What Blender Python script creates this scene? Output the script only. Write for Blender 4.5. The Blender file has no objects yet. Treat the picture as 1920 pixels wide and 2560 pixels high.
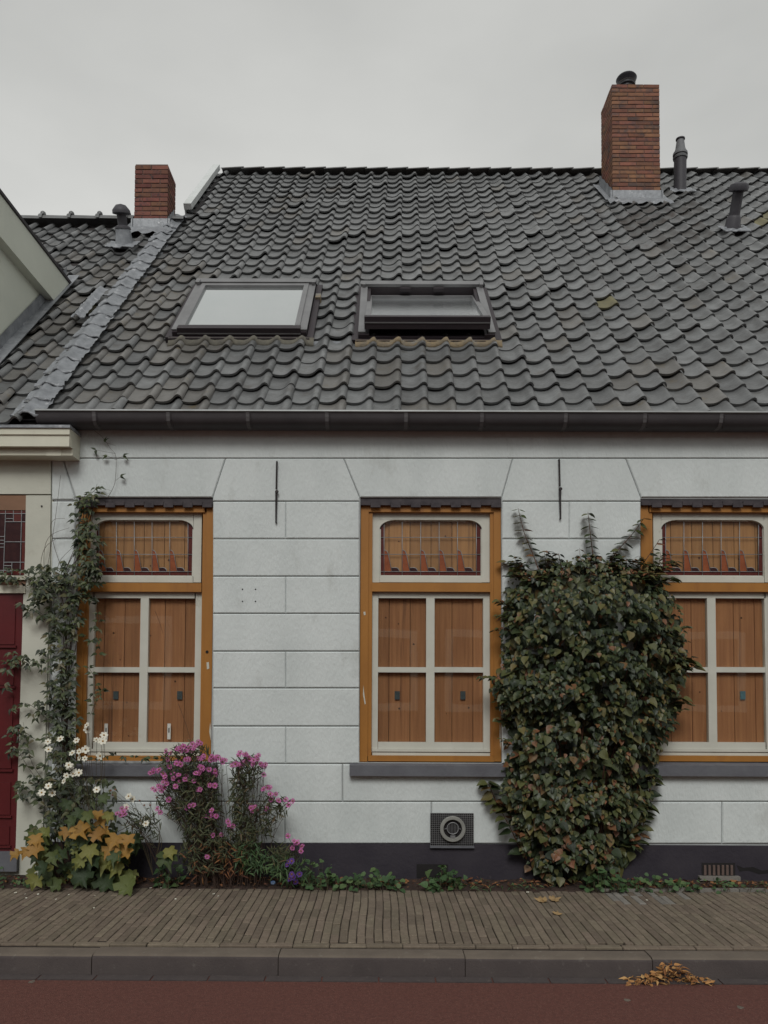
import bpy, bmesh, math, random
from mathutils import Matrix, Vector, Euler, noise as mnoise
random.seed(7)
R = random.random
def U(a, b): return a + (b - a) * R()
rad = math.radians
S = bpy.context.scene
COL = S.collection

# ------------------------------------------------------------------ camera
CAMZ = 1.435
F = 1920.0
ROT = (Matrix.Rotation(rad(0.28), 4, 'Z') @ Matrix.Rotation(rad(90 + 2.4), 4, 'X') @ Matrix.Rotation(rad(0.27), 4, 'Z')).to_3x3()
_c = ROT.transposed() @ Vector((0, 1, 0))
PPX = 950 - F * _c.x / -_c.z
PPY = 1718 + F * _c.y / -_c.z
cd = bpy.data.cameras.new('camera')
cam = bpy.data.objects.new('camera', cd); COL.objects.link(cam)
cd.sensor_fit = 'HORIZONTAL'; cd.sensor_width = 36; cd.lens = 36 * F / 1920
cd.shift_x = (960 - PPX) / 1920; cd.shift_y = (PPY - 1280) / 1920
cd.clip_start = 0.05; cd.clip_end = 900
cam.matrix_world = Matrix.Translation((0, 0, CAMZ)) @ ROT.to_4x4()
S.camera = cam
K = 1920 / 1659.0      # measurements below were taken on a 1659 px wide view of the facade

# ------------------------------------------------------------------ overcast daylight
SUN_EL, SUN_AZ = 43, 184
w = bpy.data.worlds.new('World'); S.world = w; w.use_nodes = True
nt = w.node_tree; nt.nodes.clear()
out = nt.nodes.new('ShaderNodeOutputWorld'); bg = nt.nodes.new('ShaderNodeBackground')
sky = nt.nodes.new('ShaderNodeTexSky'); sky.sky_type = 'NISHITA'; sky.sun_disc = False
sky.sun_elevation = rad(SUN_EL); sky.sun_rotation = rad(SUN_AZ)
hsv = nt.nodes.new('ShaderNodeHueSaturation'); hsv.inputs['Saturation'].default_value = 0.12
tc = nt.nodes.new('ShaderNodeTexCoord')
mp = nt.nodes.new('ShaderNodeMapping'); mp.inputs['Scale'].default_value = (1, 1, 2.4)
nz = nt.nodes.new('ShaderNodeTexNoise'); nz.inputs['Scale'].default_value = 2.2; nz.inputs['Detail'].default_value = 5; nz.inputs['Roughness'].default_value = 0.45
rp = nt.nodes.new('ShaderNodeValToRGB')
rp.color_ramp.elements[0].position = 0.32; rp.color_ramp.elements[0].color = (3.85, 3.9, 3.78, 1)
rp.color_ramp.elements[1].position = 0.68; rp.color_ramp.elements[1].color = (5.3, 5.33, 5.15, 1)
mx = nt.nodes.new('ShaderNodeMix'); mx.data_type = 'RGBA'; mx.inputs[0].default_value = 0.93
sep = nt.nodes.new('ShaderNodeSeparateXYZ')
mr = nt.nodes.new('ShaderNodeMapRange'); mr.inputs[1].default_value = 0.45; mr.inputs[2].default_value = 0.75
mr.inputs[3].default_value = 1.1; mr.inputs[4].default_value = 0.88
vm = nt.nodes.new('ShaderNodeVectorMath'); vm.operation = 'SCALE'
bg.inputs["Strength"].default_value = 0.1
L = nt.links
L.new(tc.outputs['Generated'], mp.inputs['Vector']); L.new(mp.outputs[0], nz.inputs['Vector'])
L.new(nz.outputs['Fac'], rp.inputs[0]); L.new(sky.outputs[0], hsv.inputs['Color'])
L.new(hsv.outputs[0], mx.inputs[6]); L.new(rp.outputs[0], mx.inputs[7])
L.new(tc.outputs['Generated'], sep.inputs[0]); L.new(sep.outputs[2], mr.inputs[0])
L.new(mx.outputs[2], vm.inputs[0]); L.new(mr.outputs[0], vm.inputs['Scale'])
L.new(vm.outputs[0], bg.inputs['Color']); L.new(bg.outputs[0], out.inputs['Surface'])
sd = bpy.data.lights.new('sun', 'SUN'); sd.energy = 1.2; sd.angle = rad(24); sd.color = (1.0, 0.985, 0.95)
sun = bpy.data.objects.new('sun', sd); COL.objects.link(sun)
sun.rotation_euler = Euler((rad(90 - SUN_EL), 0, rad(-(SUN_AZ - 180))), 'XYZ')
S.view_settings.view_transform = 'Standard'; S.view_settings.look = 'None'
S.view_settings.gamma = 1; S.view_settings.exposure = 0.36; S.view_settings.use_curve_mapping = False

# ------------------------------------------------------------------ picture <-> place
def ray(px, py):
    x, y = px * K, py * K
    return ROT @ Vector(((x - PPX) / F, -(y - PPY) / F, -1))
def P(px, py, Y):
    d = ray(px, py); t = Y / d.y
    return Vector((d.x * t, Y, CAMZ + d.z * t))
def G(px, py, z=0.0):
    d = ray(px, py); t = (z - CAMZ) / d.z
    return Vector((d.x * t, d.y * t, z))
def proj(p):
    c = ROT.transposed() @ (Vector(p) - Vector((0, 0, CAMZ)))
    return ((PPX + F * c.x / -c.z) / K, (PPY - F * c.y / -c.z) / K)
AL = rad(45.3)
RO = Vector((0, 5.62, 3.434)); RX = Vector((1, 0, 0)); RS = Vector((0, math.cos(AL), math.sin(AL))); RN = Vector((0, -math.sin(AL), math.cos(AL)))
def RW(x, s, n=0.0): return RO + RX * x + RS * s + RN * n
def Q(px, py, n=0.0):
    d = ray(px, py); o = Vector((0, 0, CAMZ)); p0 = RO + RN * n
    t = (p0 - o).dot(RN) / d.dot(RN); q = o + d * t - RO
    return q.x, q.dot(RS)
SKEW = 0.02
def SKF(x): return 0.004 + 0.017 * max(0, min(1, (x + 2.5) / 2.6))
def PX_(px, py, X):
    d = ray(px, py); return Vector((X, 0, CAMZ)) + Vector((0, d.y, d.z)) * (X / d.x)
RM = Matrix((RX, RS, RN)).transposed()   # columns = axes

# ------------------------------------------------------------------ materials
def mat(name, c1, c2=None, scale=6, rough=0.8, bump=0.2, bscale=60, rnd=0.0, spec=0.3, metal=0.0, stretch=(1, 1, 1),
        c3=None, s3=2.5, t3=0.6, w3=0.08, bdist=0.004, emit=None, detail=6, coat=0, rough2=None, hue=0.0):
    m = bpy.data.materials.new(name); m.use_nodes = True; t = m.node_tree; N = t.nodes; Lk = t.links
    b = N['Principled BSDF']; b.inputs['Roughness'].default_value = rough; b.inputs['Metallic'].default_value = metal
    b.inputs['Specular IOR Level'].default_value = spec
    co = N.new('ShaderNodeTexCoord'); oi = N.new('ShaderNodeObjectInfo'); ge = N.new('ShaderNodeNewGeometry')
    ad = N.new('ShaderNodeMath'); ad.operation = 'ADD'; Lk.new(oi.outputs['Random'], ad.inputs[0]); Lk.new(ge.outputs['Random Per Island'], ad.inputs[1])
    fr = N.new('ShaderNodeMath'); fr.operation = 'FRACT'; Lk.new(ad.outputs[0], fr.inputs[0])
    off = N.new('ShaderNodeMath'); off.operation = 'MULTIPLY'; off.inputs[1].default_value = 37 if rnd else 0; Lk.new(fr.outputs[0], off.inputs[0])
    va = N.new('ShaderNodeVectorMath'); va.operation = 'ADD'; Lk.new(co.outputs['Object'], va.inputs[0]); Lk.new(off.outputs[0], va.inputs[1])
    ma = N.new('ShaderNodeMapping'); ma.inputs['Scale'].default_value = stretch; Lk.new(va.outputs[0], ma.inputs['Vector'])
    n1 = N.new('ShaderNodeTexNoise'); n1.inputs['Scale'].default_value = scale; n1.inputs['Detail'].default_value = detail; n1.inputs['Roughness'].default_value = 0.6
    Lk.new(ma.outputs[0], n1.inputs['Vector'])
    mr = N.new('ShaderNodeMapRange'); mr.inputs[1].default_value = 0.32; mr.inputs[2].default_value = 0.68; Lk.new(n1.outputs['Fac'], mr.inputs[0])
    mi = N.new('ShaderNodeMix'); mi.data_type = 'RGBA'; mi.inputs[6].default_value = (*c1, 1); mi.inputs[7].default_value = (*(c2 or c1), 1)
    Lk.new(mr.outputs[0], mi.inputs[0]); cur = mi.outputs[2]
    if c3:
        n3 = N.new('ShaderNodeTexNoise'); n3.inputs['Scale'].default_value = s3; n3.inputs['Detail'].default_value = 8; n3.inputs['Roughness'].default_value = 0.65
        Lk.new(ma.outputs[0], n3.inputs['Vector'])
        m3 = N.new('ShaderNodeMapRange'); m3.inputs[1].default_value = t3; m3.inputs[2].default_value = t3 + w3; Lk.new(n3.outputs['Fac'], m3.inputs[0])
        x3 = N.new('ShaderNodeMix'); x3.data_type = 'RGBA'; x3.inputs[7].default_value = (*c3, 1); Lk.new(cur, x3.inputs[6]); Lk.new(m3.outputs[0], x3.inputs[0]); cur = x3.outputs[2]
    if rnd:
        rr = N.new('ShaderNodeMapRange'); rr.inputs[3].default_value = 1 - rnd; rr.inputs[4].default_value = 1 + rnd; Lk.new(fr.outputs[0], rr.inputs[0])
        hs = N.new('ShaderNodeHueSaturation'); Lk.new(rr.outputs[0], hs.inputs['Value']); Lk.new(cur, hs.inputs['Color'])
        if hue:
            f2 = N.new('ShaderNodeMath'); f2.operation = 'MULTIPLY'; f2.inputs[1].default_value = 7.3; Lk.new(fr.outputs[0], f2.inputs[0])
            f3 = N.new('ShaderNodeMath'); f3.operation = 'FRACT'; Lk.new(f2.outputs[0], f3.inputs[0])
            f4 = N.new('ShaderNodeMapRange'); f4.inputs[3].default_value = 0.5 - hue; f4.inputs[4].default_value = 0.5 + hue; Lk.new(f3.outputs[0], f4.inputs[0])
            Lk.new(f4.outputs[0], hs.inputs['Hue'])
        cur = hs.outputs[0]
    Lk.new(cur, b.inputs['Base Color'])
    if rough2 is not None:
        r2 = N.new('ShaderNodeMapRange'); r2.inputs[3].default_value = rough; r2.inputs[4].default_value = rough2; Lk.new(mr.outputs[0], r2.inputs[0]); Lk.new(r2.outputs[0], b.inputs['Roughness'])
    if bump:
        nb = N.new('ShaderNodeTexNoise'); nb.inputs['Scale'].default_value = bscale; nb.inputs['Detail'].default_value = 5; Lk.new(ma.outputs[0], nb.inputs['Vector'])
        bu = N.new('ShaderNodeBump'); bu.inputs['Strength'].default_value = bump; bu.inputs['Distance'].default_value = bdist
        Lk.new(nb.outputs['Fac'], bu.inputs['Height']); Lk.new(bu.outputs[0], b.inputs['Normal'])
    return m
def leafmat(name, stops, rough=0.5, trans=0.12, spec=0.35):
    m = bpy.data.materials.new(name); m.use_nodes = True; t = m.node_tree; N = t.nodes; Lk = t.links
    b = N['Principled BSDF']; b.inputs['Roughness'].default_value = rough; b.inputs['Specular IOR Level'].default_value = spec
    oi = N.new('ShaderNodeObjectInfo'); ge = N.new('ShaderNodeNewGeometry'); co = N.new('ShaderNodeTexCoord')
    ad = N.new('ShaderNodeMath'); ad.operation = 'ADD'; Lk.new(oi.outputs['Random'], ad.inputs[0]); Lk.new(ge.outputs['Random Per Island'], ad.inputs[1])
    fr = N.new('ShaderNodeMath'); fr.operation = 'FRACT'; Lk.new(ad.outputs[0], fr.inputs[0])
    nn = N.new('ShaderNodeTexNoise'); nn.inputs['Scale'].default_value = 30; nn.inputs['Detail'].default_value = 4; Lk.new(co.outputs['Object'], nn.inputs['Vector'])
    m2 = N.new('ShaderNodeMath'); m2.operation = 'MULTIPLY_ADD'; m2.inputs[1].default_value = 0.25; Lk.new(nn.outputs['Fac'], m2.inputs[0]); Lk.new(fr.outputs[0], m2.inputs[2])
    m3 = N.new('ShaderNodeMath'); m3.operation = 'SUBTRACT'; m3.inputs[1].default_value = 0.125; Lk.new(m2.outputs[0], m3.inputs[0])
    r = N.new('ShaderNodeValToRGB'); e = r.color_ramp.elements
    while len(e) < len(stops): e.new(0.5)
    for k, (p, c) in enumerate(stops): e[k].position = p; e[k].color = (*c, 1)
    Lk.new(m3.outputs[0], r.inputs[0]); Lk.new(r.outputs[0], b.inputs['Base Color'])
    nb = N.new('ShaderNodeTexNoise'); nb.inputs['Scale'].default_value = 90; Lk.new(co.outputs['Object'], nb.inputs['Vector'])
    bu = N.new('ShaderNodeBump'); bu.inputs['Strength'].default_value = 0.4; bu.inputs['Distance'].default_value = 0.003
    Lk.new(nb.outputs['Fac'], bu.inputs['Height']); Lk.new(bu.outputs[0], b.inputs['Normal'])
    tr = N.new('ShaderNodeBsdfTranslucent'); Lk.new(r.outputs[0], tr.inputs['Color'])
    ms = N.new('ShaderNodeMixShader'); ms.inputs[0].default_value = trans; Lk.new(b.outputs[0], ms.inputs[1]); Lk.new(tr.outputs[0], ms.inputs[2])
    Lk.new(ms.outputs[0], N['Material Output'].inputs['Surface'])
    return m
def glassmat(name, tint=(0.9, 0.93, 0.92), rough=0.02, ior=1.5, wav=0.0):
    m = bpy.data.materials.new(name); m.use_nodes = True; t = m.node_tree; N = t.nodes; Lk = t.links
    N.remove(N['Principled BSDF'])
    tr = N.new('ShaderNodeBsdfTransparent'); tr.inputs[0].default_value = (*tint, 1)
    gl = N.new('ShaderNodeBsdfGlossy'); gl.inputs['Roughness'].default_value = rough
    lw = N.new('ShaderNodeLayerWeight'); pw = N.new('ShaderNodeMath'); pw.operation = 'POWER'; pw.inputs[1].default_value = 5; Lk.new(lw.outputs['Facing'], pw.inputs[0])
    fe = N.new('ShaderNodeMath'); fe.operation = 'MULTIPLY_ADD'; fe.inputs[1].default_value = 0.9; fe.inputs[2].default_value = 0.075; Lk.new(pw.outputs[0], fe.inputs[0])
    if wav:
        co = N.new('ShaderNodeTexCoord'); nb = N.new('ShaderNodeTexNoise'); nb.inputs['Scale'].default_value = 3; nb.inputs['Detail'].default_value = 1; Lk.new(co.outputs['Object'], nb.inputs['Vector'])
        bu = N.new('ShaderNodeBump'); bu.inputs['Strength'].default_value = wav; bu.inputs['Distance'].default_value = 0.01; Lk.new(nb.outputs['Fac'], bu.inputs['Height']); Lk.new(bu.outputs[0], gl.inputs['Normal'])
    ms = N.new('ShaderNodeMixShader'); Lk.new(fe.outputs[0], ms.inputs[0]); Lk.new(tr.outputs[0], ms.inputs[1]); Lk.new(gl.outputs[0], ms.inputs[2])
    Lk.new(ms.outputs[0], N['Material Output'].inputs['Surface'])
    return m

M = {}
M['plaster'] = mat('white_painted_plaster', (0.62, 0.66, 0.655), (0.53, 0.57, 0.565), 1.8, 0.85, 0.6, 38, stretch=(1.5, 1, 0.7), c3=(0.42, 0.44, 0.42), s3=3.2, t3=0.58, w3=0.25, bdist=0.008)
M['groove'] = mat('plaster_in_groove', (0.4, 0.42, 0.42), (0.3, 0.31, 0.31), 5, 0.9, 0.2)
M['cream'] = mat('cream_plaster', (0.56, 0.56, 0.485), (0.48, 0.485, 0.42), 2, 0.85, 0.4, 50, c3=(0.36, 0.34, 0.28), s3=3, t3=0.6, w3=0.2)
M['creampaint'] = mat('cream_paint', (0.64, 0.63, 0.52), (0.57, 0.56, 0.46), 4, 0.5, 0.1, 40, c3=(0.4, 0.37, 0.29), s3=8, t3=0.62, w3=0.15)
M['palegreen'] = mat('pale_green_render', (0.68, 0.71, 0.62), (0.62, 0.65, 0.57), 2, 0.85, 0.3, 70, c3=(0.52, 0.54, 0.45), s3=2.5, t3=0.6, w3=0.2)
M['plinth'] = mat('tarred_plinth', (0.028, 0.024, 0.033), (0.04, 0.035, 0.044), 5, 0.75, 0.7, 40, c3=(0.075, 0.065, 0.065), s3=7, t3=0.64, w3=0.14)
M['tile'] = mat('grey_clay_tile', (0.158, 0.164, 0.167), (0.105, 0.107, 0.108), 7, 0.3, 0.6, 40, rnd=0.22, spec=0.5, c3=(0.085, 0.08, 0.075), s3=6, t3=0.56, w3=0.16, rough2=0.5)
M['tile_brown'] = mat('brown_stained_tile', (0.15, 0.145, 0.137), (0.112, 0.108, 0.102), 9, 0.38, 0.5, 45, rnd=0.16, spec=0.45, c3=(0.135, 0.115, 0.08), s3=8, t3=0.57, w3=0.14)
M['tile_damp'] = mat('damp_tile', (0.055, 0.048, 0.044), (0.12, 0.125, 0.125), 5, 0.4, 0.4, 45, rnd=0.15, spec=0.45)
M['tile_moss'] = mat('moss_tile', (0.14, 0.13, 0.09), (0.19, 0.175, 0.1), 14, 0.85, 0.8, 45, rnd=0.15)
M['mortar'] = mat('ochre_mortar', (0.27, 0.205, 0.12), (0.17, 0.145, 0.11), 12, 0.95, 0.9, 40, c3=(0.2, 0.19, 0.17), s3=5, t3=0.5, w3=0.1, bdist=0.01)
M['greymortar'] = mat('grey_mortar', (0.16, 0.15, 0.12), (0.1, 0.095, 0.085), 12, 0.95, 0.9, 40)
M['lead'] = mat('lead_sheet', (0.27, 0.285, 0.305), (0.17, 0.18, 0.195), 12, 0.5, 0.8, 22, spec=0.5, metal=0.15, c3=(0.38, 0.39, 0.41), s3=9, t3=0.6, w3=0.05, bdist=0.01)
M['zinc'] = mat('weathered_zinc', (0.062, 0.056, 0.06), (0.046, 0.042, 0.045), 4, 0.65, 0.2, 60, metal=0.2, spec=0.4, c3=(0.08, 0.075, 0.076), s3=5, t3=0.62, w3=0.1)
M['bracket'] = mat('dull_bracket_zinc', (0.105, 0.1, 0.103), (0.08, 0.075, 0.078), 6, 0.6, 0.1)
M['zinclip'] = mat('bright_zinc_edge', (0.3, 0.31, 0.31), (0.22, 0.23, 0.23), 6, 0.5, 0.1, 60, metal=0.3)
M['dark'] = mat('dark_void', (0.012, 0.011, 0.012), (0.02, 0.018, 0.018), 3, 0.9, 0)
M['deck'] = mat('roof_underlay', (0.03, 0.027, 0.027), (0.045, 0.04, 0.04), 5, 0.9, 0.2)
M['brick'] = mat('red_chimney_brick', (0.235, 0.108, 0.066), (0.16, 0.08, 0.058), 10, 0.9, 0.8, 70, rnd=0.22, c3=(0.1, 0.068, 0.062), s3=5, t3=0.5, w3=0.16, hue=0.014)
M['brickdark'] = mat('dark_chimney_brick', (0.19, 0.082, 0.055), (0.13, 0.06, 0.048), 14, 0.9, 0.8, 70, rnd=0.24, c3=(0.07, 0.045, 0.045), s3=10, t3=0.56, w3=0.08, hue=0.015)
M['joint'] = mat('brick_joint', (0.15, 0.1, 0.085), (0.11, 0.08, 0.07), 12, 0.95, 0.5)
M['orange'] = mat('ochre_painted_wood', (0.36, 0.16, 0.035), (0.3, 0.13, 0.03), 5, 0.5, 0.3, 35, stretch=(1, 1, 0.3), c3=(0.22, 0.085, 0.03), s3=4, t3=0.58, w3=0.2)
M['white'] = mat('white_gloss_wood', (0.56, 0.56, 0.5), (0.5, 0.5, 0.44), 5, 0.45, 0.25, 30, c3=(0.36, 0.34, 0.28), s3=9, t3=0.64, w3=0.12)
M['board'] = mat('pine_board', (0.56, 0.24, 0.11), (0.4, 0.16, 0.075), 3.2, 0.6, 0.3, 26, rnd=0.13, stretch=(16, 16, 0.6), c3=(0.22, 0.09, 0.05), s3=1.1, t3=0.6, w3=0.12)
M['boardlight'] = mat('light_pine_board', (0.47, 0.235, 0.095), (0.36, 0.17, 0.07), 3.2, 0.6, 0.3, 26, rnd=0.13, stretch=(14, 14, 0.7), c3=(0.3, 0.15, 0.065), s3=1.1, t3=0.6, w3=0.12)
M['knot'] = mat('wood_knot', (0.07, 0.025, 0.015), (0.11, 0.04, 0.02), 40, 0.6, 0.1)
M['glass'] = glassmat('window_glass', ior=1.55, wav=0.05)
M['redglass'] = mat('dark_red_glass', (0.085, 0.018, 0.016), (0.11, 0.028, 0.022), 20, 0.2, 0.15, 30, spec=0.5)
M['ambergl'] = mat('amber_red_glass', (0.28, 0.085, 0.035), (0.2, 0.06, 0.028), 25, 0.2, 0.15, 30, spec=0.5)
M['darkglass'] = mat('dark_glass', (0.03, 0.012, 0.014), (0.05, 0.02, 0.02), 20, 0.15, 0.1, 30, spec=0.5)
M['came'] = mat('lead_came', (0.33, 0.34, 0.35), (0.24, 0.25, 0.26), 30, 0.45, 0.2, 80, metal=0.3)
M['greyplate'] = mat('grey_plastic', (0.1, 0.12, 0.13), (0.07, 0.08, 0.085), 60, 0.5, 0.1)
M['blueplate'] = mat('blue_plastic', (0.1, 0.22, 0.26), (0.07, 0.15, 0.2), 60, 0.5, 0.1)
M['paper'] = mat('white_paper', (0.6, 0.6, 0.55), (0.5, 0.5, 0.46), 30, 0.8, 0)
M['sillstone'] = mat('blue_stone_sill', (0.135, 0.14, 0.155), (0.1, 0.1, 0.115), 6, 0.7, 0.4, 60, c3=(0.2, 0.205, 0.2), s3=9, t3=0.64, w3=0.1)
M['iron'] = mat('wrought_iron', (0.025, 0.022, 0.025), (0.045, 0.038, 0.038), 20, 0.6, 0.5, 50, metal=0.3)
M['plastic'] = mat('grey_vent_plastic', (0.062, 0.06, 0.068), (0.05, 0.048, 0.055), 8, 0.55, 0.1, 60)
M['plasticlight'] = mat('light_vent_plastic', (0.17, 0.175, 0.185), (0.13, 0.135, 0.14), 8, 0.6, 0.2, 60)
M['door'] = mat('oxblood_door_paint', (0.105, 0.014, 0.016), (0.08, 0.012, 0.014), 4, 0.35, 0.15, 40, spec=0.5)
M['brownwood'] = mat('brown_lintel', (0.24, 0.135, 0.085), (0.19, 0.11, 0.07), 4, 0.8, 0.3, 40)
M['trim'] = mat('dark_lintel_trim', (0.035, 0.03, 0.035), (0.07, 0.06, 0.065), 12, 0.7, 0.6, 40)
M['road'] = mat('red_asphalt', (0.15, 0.064, 0.052), (0.105, 0.047, 0.04), 45, 0.92, 1.0, 170, c3=(0.17, 0.085, 0.068), s3=120, t3=0.55, w3=0.06, bdist=0.01, spec=0.15)
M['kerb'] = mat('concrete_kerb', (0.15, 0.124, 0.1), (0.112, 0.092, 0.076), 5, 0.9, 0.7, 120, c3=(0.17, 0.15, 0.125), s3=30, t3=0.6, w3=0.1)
M['kerbface'] = mat('dark_kerb_face', (0.076, 0.063, 0.06), (0.058, 0.048, 0.047), 5, 0.9, 0.7, 120, c3=(0.1, 0.088, 0.082), s3=30, t3=0.6, w3=0.1)  # front of the kerb stones, coloured darker than their top
M['gutterstone'] = mat('dark_gutter_concrete', (0.075, 0.062, 0.06), (0.06, 0.05, 0.05), 15, 0.9, 0.7, 120, c3=(0.12, 0.1, 0.09), s3=40, t3=0.62, w3=0.06)
M['paving'] = mat('brown_paving_brick', (0.175, 0.142, 0.107), (0.132, 0.106, 0.08), 22, 0.9, 0.9, 130, rnd=0.16, c3=(0.28, 0.24, 0.19), s3=60, t3=0.62, w3=0.06, hue=0.01)
M['pavgrey'] = mat('grey_paving_brick', (0.21, 0.195, 0.175), (0.16, 0.15, 0.135), 22, 0.9, 0.7, 130, rnd=0.12)
M['sand'] = mat('joint_sand', (0.032, 0.024, 0.02), (0.022, 0.017, 0.015), 20, 1.0, 0.6)
M['soil'] = mat('soil', (0.055, 0.035, 0.028), (0.03, 0.021, 0.018), 14, 1.0, 1.0, 30, c3=(0.12, 0.06, 0.035), s3=25, t3=0.58, w3=0.08, bdist=0.02)
M['oppbrick'] = mat('opposite_brown_brick', (0.13, 0.075, 0.055), (0.1, 0.058, 0.045), 5, 0.9, 0.3)
M['ground'] = mat('far_ground', (0.09, 0.08, 0.07), (0.06, 0.055, 0.05), 0.6, 0.95, 0)
M['stem'] = mat('brown_stem', (0.06, 0.035, 0.025), (0.04, 0.026, 0.02), 20, 0.8, 0)
M['redstem'] = mat('red_brown_stem', (0.12, 0.06, 0.038), (0.075, 0.04, 0.028), 20, 0.8, 0)
M['greenstem'] = mat('green_stem', (0.06, 0.06, 0.03), (0.08, 0.055, 0.035), 20, 0.8, 0)
M['petalwhite'] = mat('white_petal', (0.68, 0.67, 0.58), (0.55, 0.53, 0.44), 30, 0.6, 0)
M['petalpink'] = mat('pink_petal', (0.46, 0.13, 0.32), (0.36, 0.09, 0.25), 30, 0.6, 0, rnd=0.3)
M['petalviolet'] = mat('violet_petal', (0.12, 0.05, 0.27), (0.09, 0.035, 0.2), 30, 0.6, 0)
M['yolk'] = mat('yellow_flower_eye', (0.38, 0.22, 0.05), (0.28, 0.14, 0.03), 40, 0.8, 0)
M['eye'] = mat('dark_flower_eye', (0.16, 0.05, 0.05), (0.24, 0.11, 0.05), 60, 0.8, 0)
M['filter'] = mat('orange_filter_paper', (0.55, 0.27, 0.07), (0.45, 0.2, 0.05), 80, 0.8, 0)
M['blue'] = mat('blue_foil', (0.05, 0.17, 0.5), (0.3, 0.42, 0.6), 25, 0.35, 0)
M['pebble'] = mat('pale_pebble', (0.4, 0.39, 0.36), (0.25, 0.24, 0.22), 30, 0.9, 0)
M['greyrim'] = mat('grey_terminal_rim', (0.26, 0.26, 0.24), (0.2, 0.2, 0.185), 20, 0.7, 0.3)
M['cowl'] = mat('black_cowl', (0.02, 0.019, 0.025), (0.03, 0.028, 0.035), 20, 0.45, 0, spec=0.5)
M['lgrey'] = mat('white_verge_zinc', (0.6, 0.62, 0.62), (0.52, 0.54, 0.53), 5, 0.7, 0.2)
M['skyframe'] = mat('grey_roof_window_metal', (0.22, 0.22, 0.225), (0.17, 0.17, 0.175), 5, 0.45, 0.1, metal=0.2)
M['skydark'] = mat('dark_roof_window_metal', (0.028, 0.022, 0.027), (0.04, 0.032, 0.036), 5, 0.5, 0.1)
M['skyglass'] = mat('reflecting_roof_glass', (0.8, 0.83, 0.83), (0.76, 0.8, 0.8), 2, 0.06, 0.0, metal=0.92)
M['skyglass2'] = mat('speckled_roof_glass', (0.68, 0.71, 0.72), (0.6, 0.63, 0.64), 2, 0.08, 0.15, 200, metal=0.85)
M['l_shrub'] = leafmat('climbing_hydrangea_leaf', [(0.0, (0.015, 0.024, 0.012)), (0.3, (0.03, 0.045, 0.02)), (0.6, (0.054, 0.07, 0.028)), (0.82, (0.1, 0.105, 0.036)), (0.94, (0.14, 0.115, 0.04)), (1.0, (0.17, 0.07, 0.035))], 0.42)
M['l_shrubred'] = leafmat('autumn_hydrangea_leaf', [(0.0, (0.03, 0.05, 0.02)), (0.3, (0.065, 0.08, 0.028)), (0.6, (0.105, 0.1, 0.035)), (0.8, (0.15, 0.075, 0.035)), (1.0, (0.22, 0.09, 0.045))], 0.45)
M['l_clem'] = leafmat('clematis_leaf', [(0.0, (0.018, 0.026, 0.014)), (0.45, (0.04, 0.055, 0.024)), (0.8, (0.075, 0.095, 0.036)), (1.0, (0.11, 0.09, 0.045))], 0.45)
M['l_vine'] = leafmat('vine_leaf_green', [(0.0, (0.025, 0.045, 0.018)), (0.5, (0.06, 0.085, 0.028)), (0.8, (0.15, 0.17, 0.045)), (1.0, (0.2, 0.19, 0.05))], 0.5)
M['l_gold'] = leafmat('vine_leaf_gold', [(0.0, (0.27, 0.15, 0.03)), (0.6, (0.36, 0.2, 0.045)), (1.0, (0.2, 0.09, 0.03))], 0.5, 0.2)
M['l_aster'] = leafmat('aster_leaf', [(0.0, (0.026, 0.034, 0.016)), (0.5, (0.055, 0.066, 0.03)), (0.85, (0.085, 0.088, 0.04)), (1.0, (0.13, 0.085, 0.045))], 0.6)
M['l_weed'] = leafmat('weed_leaf', [(0.0, (0.035, 0.07, 0.028)), (0.5, (0.06, 0.115, 0.045)), (1.0, (0.1, 0.15, 0.055))], 0.5)
M['l_dry'] = leafmat('dry_leaf', [(0.0, (0.09, 0.035, 0.02)), (0.5, (0.19, 0.08, 0.035)), (0.8, (0.28, 0.13, 0.05)), (1.0, (0.12, 0.07, 0.04))], 0.8, 0.05)
M['l_straw'] = leafmat('straw_leaf', [(0.0, (0.2, 0.08, 0.03)), (0.5, (0.4, 0.2, 0.07)), (1.0, (0.5, 0.31, 0.13))], 0.8, 0.05)
M['l_tan'] = leafmat('tan_leaf', [(0.0, (0.25, 0.17, 0.09)), (1.0, (0.33, 0.22, 0.1))], 0.8, 0.05)

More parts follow.
